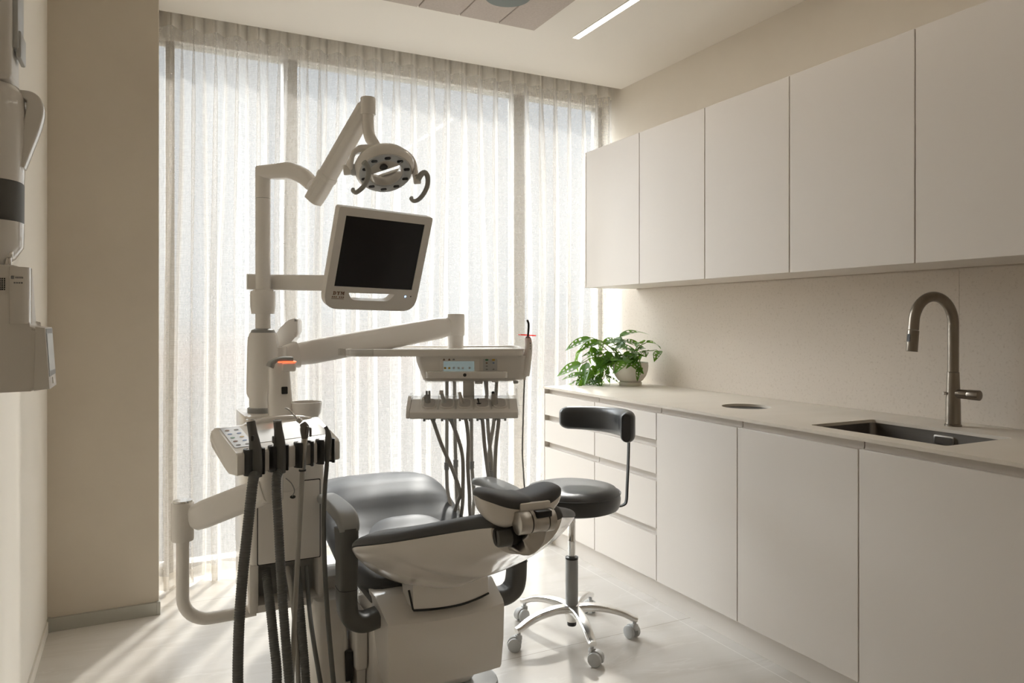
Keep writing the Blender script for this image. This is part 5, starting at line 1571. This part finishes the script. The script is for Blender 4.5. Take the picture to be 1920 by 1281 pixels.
def instruments():
    sc = 2.835
    def Q(u, v, d=sc): return P(u, v, d)
    spec = [
        ('grey three-way syringe in the left end bay of the delivery rail', 'syringe', (802, 757), (799, 735), [(810, 785), (827, 832), (846, 875), (862, 920)], [(838, 903), (837.5, 860), (838, 800), (838, 713)], 874),
        ('pale angled handpiece in the second bay of the delivery rail', 'dental handpiece', (833, 757), (828, 737), [(843, 785), (855, 812), (867, 855), (868, 920)], [(856, 920), (854.5, 869), (853, 800), (852, 713)], 869),
        ('grey tapered handpiece in the middle bay of the delivery rail', 'dental handpiece', (866, 757), (861, 735), [(873, 785), (878, 826), (877, 872), (880, 925)], [(889, 925), (884.5, 872), (884, 800), (884, 716)], 872),
        ('dark empty hose coupling in the fourth bay of the delivery rail', 'hose coupling', (898, 757), (896, 748), [(904, 785), (908.5, 835), (914, 880), (917, 905)], [(923, 905), (921, 860), (915, 805), (912, 713)], 889),
        ('pinkish handpiece with dark tip in the right end bay of the delivery rail', 'dental handpiece', (928, 757), (924, 735), [(935, 785), (930, 835), (928, 880), (928, 905)], [(916, 905), (917, 850), (926, 790), (932, 713)], 873)]
    for k, (lab, cat, b, tp, down, up_, vc) in enumerate(spec):
        b_, t_ = Q(*b), Q(*tp)
        b_ = b_ + UP * 0.002
        name = 'air_water_syringe' if k == 0 else ('hose_coupling' if k == 3 else 'dental_handpiece')
        t = thing(name, lab, cat, tuple(b_), 'instruments on the delivery rail')
        d = (t_ - b_)
        base = b_ - UP * 0.062
        if k == 0:
            bm = bmesh.new()
            tube(bm, cr([base, b_ - d * 0.2, b_ + d * 0.4, b_ + d * 0.75], 4), [0.007, 0.007, 0.008, 0.009, 0.010, 0.0105, 0.011, 0.0115, 0.012, 0.0125, 0.0125, 0.011, 0.009], 16)
            hp = obj('handle', bm, MIDG, t)
            for q in (4, 9):
                bm = bmesh.new(); cyl(bm, Q(802 + q - 6, 748), Q(801 + q - 5, 733), 0.0045, 14, 0.001); obj('trigger', bm, MIDG, hp)
            bm = bmesh.new(); cyl(bm, Q(800, 744), Q(793, 748, sc - 0.02), 0.006, 14, 0.001); obj('tip_collar', bm, STEEL, hp)
        elif k == 1:
            hp = obj('handle', tube(bmesh.new(), cr([base, b_, b_ + d * 0.6, b_ + d * 0.95], 5), [0.0095 - 0.0028 * i / 15 for i in range(16)], 18), GREYP, t)
            bm = bmesh.new(); cyl(bm, b_ + d * 1.06 - DX * 0.008, b_ + d * 1.04 + DX * 0.007, 0.0080, 18, 0.002)
            obj('turbine_head', bm, WHITEM, hp)
        elif k == 2:
            hp = obj('handle', tube(bmesh.new(), cr([base, b_ - d * 0.1, b_ + d * 0.5, b_ + d * 0.98], 5), [0.0118 - 0.006 * i / 15 for i in range(16)], 18), STEEL, t)
        elif k == 3:
            hp = obj('coupling', tube(bmesh.new(), [base, b_ - UP * 0.02, b_ - UP * 0.004, b_ + UP * 0.001], [0.010, 0.0105, 0.0105, 0.009], 18), BLACK, t)
            obj('pin', tube(bmesh.new(), [b_, b_ + d * 0.7, b_ + d * 0.9, b_ + d * 1.15], [0.0025, 0.0025, 0.0042, 0.003], 12), BLACK, hp)
        else:
            hp = obj('handle', tube(bmesh.new(), cr([base, b_, b_ + d * 0.45, b_ + d * 0.85], 5), [0.0105 + 0.002 * math.sin(PI * i / 15) - 0.004 * max(0, (i - 9) / 6) for i in range(16)], 18), HOSEL, t)
            bm = bmesh.new(); cyl(bm, b_ + d * 0.84, b_ + d * 1.05, 0.0062, 16, 0.002, 0.0055)
            obj('tip', bm, BLACK, hp)
        dn = [base + UP * 0.004] + [Q(u, v, sc + 0.02 * i) for i, (u, v) in enumerate(down)]
        um = [Q(u, v, sc + 0.18) for u, v in up_]
        lo = (dn[-1] + um[0]) / 2; lo.z = min(dn[-1].z, um[0].z) - 0.10
        um[-1].z = 1.103
        path = cr(dn + [V(*(dn[-1] * 0.8 + lo * 0.2).xy, lo.z + 0.06), lo, V(*(um[0] * 0.8 + lo * 0.2).xy, lo.z + 0.06)] + um, 7)
        hs = obj('hose', tube(bmesh.new(), path, 0.0074, 12), HOSEL, t)
        cpos = Q(up_[1][0], vc, sc + 0.178)
        bm = bmesh.new()
        cyl(bm, cpos - UP * 0.016, cpos + UP * 0.014, 0.0092, 16, 0.001)
        for z in (-0.012, -0.004, 0.004, 0.011): cyl(bm, cpos + UP * z, cpos + UP * (z + 0.004), 0.0108, 16)
        obj('hose_collar', bm, MIDG, hs)
    # curing light in the holster on the right end
    sc2 = 2.88
    g = P(981, 700, sc2)
    t = thing('curing_light', 'white curing light with round red shield and black tip beside the delivery unit', 'curing light', tuple(g))
    bm = sweep(bmesh.new(), cr([P(983, 704, sc2), P(986, 690, sc2), P(989, 670, sc2), P(991, 650, sc2), P(990, 634, sc2)], 5), [0.036 - 0.013 * i / 20 for i in range(21)], [0.034 - 0.010 * i / 20 for i in range(21)], 0.009, up=(0.4, -0.9, 0))
    bd = obj('body', bm, WHITE, t)
    bm = bmesh.new(); box(bm, -0.0205, 0.012, -0.018, 0.018, -0.038, 0.020, 0.004, 2, basis(P(981.5, 689, sc2 + 0.005), DX, DY, UP))
    obj('holster', bm, WHITEM, t)
    bm = bmesh.new(); cyl(bm, P(990, 635, sc2), P(990, 631, sc2), 0.0095, 18); obj('neck_ring', bm, MIDG, bd)
    c = P(988.5, 629.5, sc2)
    obj('shield', lathe(bmesh.new(), [(0, 0), (0.034, 0), (0.0352, 0.002), (0.034, 0.004), (0, 0.004)], 40, Matrix.Translation(c) @ Matrix.Rotation(math.radians(4), 4, 'Y')), REDGLASS, t)
    obj('light_guide', tube(bmesh.new(), cr([P(990, 631, sc2), P(991, 616, sc2), P(991, 607, sc2), P(988.5, 600, sc2)], 5), 0.0043, 14), BLACK, t)
    for k in range(3):
        Mb = basis(P(994.0, 654 - 5 * k, sc2 - 0.012), DX, UP, DY * -1)
        obj('key', prism(bmesh.new(), rrect(0.005, 0.006, 0.001), -0.004, 0.001, Mb), INK, bd)
    bm = bmesh.new(); cyl(bm, P(982.5, 704, sc2), P(983.5, 713, sc2), 0.007, 14, 0.001, 0.0045); obj('strain_relief', bm, WHITEM, bd)
    obj('cord', tube(bmesh.new(), cr([P(983.5, 710, sc2), P(982, 745, sc2 + .02), P(980.5, 800, sc2 + .04), P(979.5, 850, sc2 + .06), P(982, 895, sc2 + .08), P(983, 930, sc2 + .1), P(972, 955, sc2 + .12), P(950, 968, sc2 + .16), P(930, 955, sc2 + .2), P(924, 915, sc2 + .21), P(921, 850, sc2 + .2), P(914, 770, sc2 + .17), P(908, 714, sc2 + .15)], 8), 0.0032, 8), MIDG, t)
instruments()

# ------------------------------------------------------------ x-ray unit on the left wall
def xray():
    t = thing('xray_unit', 'white wall-mounted dental x-ray unit with control box at the left edge', 'x-ray unit', (XL, 1.55, 1.4))
    xw = XL + 0.0005
    y0 = 1.50
    Mxz = basis((0, 0, 0), (1, 0, 0), (0, 0, 1), (0, -1, 0))
    # control box, L-shaped seen from the front
    poly = rpoly([(xw, 1.205), (-0.163, 1.210), (-0.160, 1.319), (-0.176, 1.322), (-0.182, 1.425), (xw, 1.43)], [0.0, 0.004, 0.006, 0.008, 0.01, 0.0], 4)
    obj('control_box', prism(bmesh.new(), poly, -1.66, -y0, Mxz, 0.006, 3), WHITEM, t, ang=30)
    bm = loft(bmesh.new(), [[V(-0.184 + a, 1.519 + b, z) for a, b in rrect(0.030, 0.055, 0.013, 6)] for z in (1.326, 1.422)])
    obj('gloss_column', bm, WHITE, t)
    Mf = basis((-0.186, 1.4910, 1.392), (1, 0, 0), (0, 0, 1), (0, -1, 0))
    bm = bmesh.new()
    prism(bm, rrect(0.0045, 0.0055, 0.001), 0, 0.0008, Mf @ Matrix.Translation((-0.006, 0.012, 0)))
    for k in range(5): prism(bm, rrect(0.0016, 0.003, 0.0003), 0, 0.0008, Mf @ Matrix.Translation((-0.001 + 0.0023 * k, 0.0118, 0)))
    for k in range(4): prism(bm, rrect(0.0026, 0.0026, 0.0003), 0, 0.0008, Mf @ Matrix.Translation((-0.003 + 0.0034 * k, 0.003, 0)))
    obj('printed_mark', bm, INK, t)
    bm = bmesh.new()
    for i in range(4):
        for j in range(6):
            box(bm, -0.2044 - 0.0032 * i - 0.0010, -0.2044 - 0.0032 * i + 0.0010, y0 - 0.001, y0 + 0.002, 1.3825 + 0.0036 * j, 1.3851 + 0.0036 * j)
    obj('vent', bm, BLACK, t)
    # display head on the right end, facing the room
    poly = rpoly([(-0.158, 1.2115), (-0.1455, 1.217), (-0.1465, 1.319), (-0.158, 1.321)], 0.003, 3)
    hd = obj('display_head', prism(bmesh.new(), [(-0.1625, 1.2105), (-0.1385, 1.213), (-0.1455, 1.319), (-0.1605, 1.321)], -1.605, -1.495, Mxz, 0.003), WHITEM, t)
    def face(za, zb_, ya, yb_, off):
        xa = -0.1385 + (za - 1.213) / 0.106 * -0.007; xb_ = -0.1385 + (zb_ - 1.213) / 0.106 * -0.007
        bm = bmesh.new()
        a = [V(xa, ya, za), V(xa, yb_, za), V(xb_, yb_, zb_), V(xb_, ya, zb_)]
        b = [p + V(off, 0, off * 0.066) for p in a]
        a = [p - V(0.001, 0, 0) for p in a]
        return loft(bm, [a, b])
    obj('bezel', face(1.234, 1.317, 1.499, 1.601, 0.0006), MIDG, hd)
    obj('display', face(1.243, 1.308, 1.504, 1.592, 0.0010), LCD2, hd)
    obj('button', face(1.219, 1.230, 1.545, 1.556, 0.0012), WHITE, hd)
    # upper arm: mast from the wall bracket, a big glossy joint with a grip, dark band, lower bulb
    cx, cy = -0.251, 1.56
    bm = bmesh.new(); box(bm, xw, -0.195, 1.50, 1.60, 1.742, 2.30, 0.010, 3)
    obj('mast', bm, WHITEM, t)
    bm = bmesh.new(); box(bm, -0.196, -0.187, 1.515, 1.585, 1.80, 2.30, 0.002); box(bm, -0.191, -0.183, 1.52, 1.58, 1.785, 1.832, 0.003)
    obj('mast_cover', bm, GREYP, t)
    def er(z, hx, hy, ox=0.0): return [V(cx + ox + hx * math.copysign(abs(math.cos(a)) ** 0.8, math.cos(a)), cy + hy * math.copysign(abs(math.sin(a)) ** 0.8, math.sin(a)), z) for a in [2 * PI * i / 40 for i in range(40)]]
    bm = loft(bmesh.new(), [er(1.741, 0.050, 0.05), er(1.738, 0.062, 0.06), er(1.725, 0.070, 0.068), er(1.69, 0.072, 0.07), er(1.64, 0.071, 0.07), er(1.60, 0.068, 0.066), er(1.572, 0.067, 0.065)])
    obj('arm_joint', bm, WHITE, t, ang=50)
    bm = loft(bmesh.new(), [er(1.5715, 0.0672, 0.0652), er(1.503, 0.0668, 0.0648)])
    obj('joint_band', bm, DARKG, t)
    bm = loft(bmesh.new(), [er(1.5025, 0.0672, 0.0652), er(1.485, 0.067, 0.065), er(1.46, 0.066, 0.064), er(1.44, 0.060, 0.06, -0.006), er(1.42, 0.045, 0.05, -0.018), er(1.405, 0.02, 0.03, -0.035)])
    obj('lower_joint', bm, WHITE, t, ang=50)
    path = cr([V(-0.186, 1.555, 1.60), V(-0.178, 1.555, 1.64), V(-0.169, 1.555, 1.68), V(-0.165, 1.555, 1.708), V(-0.171, 1.555, 1.724), V(-0.190, 1.555, 1.730)], 6)
    bm = sweep(bmesh.new(), path, 0.036, [0.010 + 0.016 * math.sin(PI * i / 30) for i in range(31)], 0.0035, up=(1, 0, 0.01))
    obj('grip', bm, WHITE, t)
    bm = bmesh.new(); cyl(bm, (-0.204, 1.53, 1.4255), (-0.204, 1.53, 1.44), 0.006, 16, 0.001); cyl(bm, (-0.204, 1.53, 1.4395), (-0.204, 1.53, 1.452), 0.0085, 16, 0.002)
    obj('hinge_pin', bm, CHROME, t)
xray()
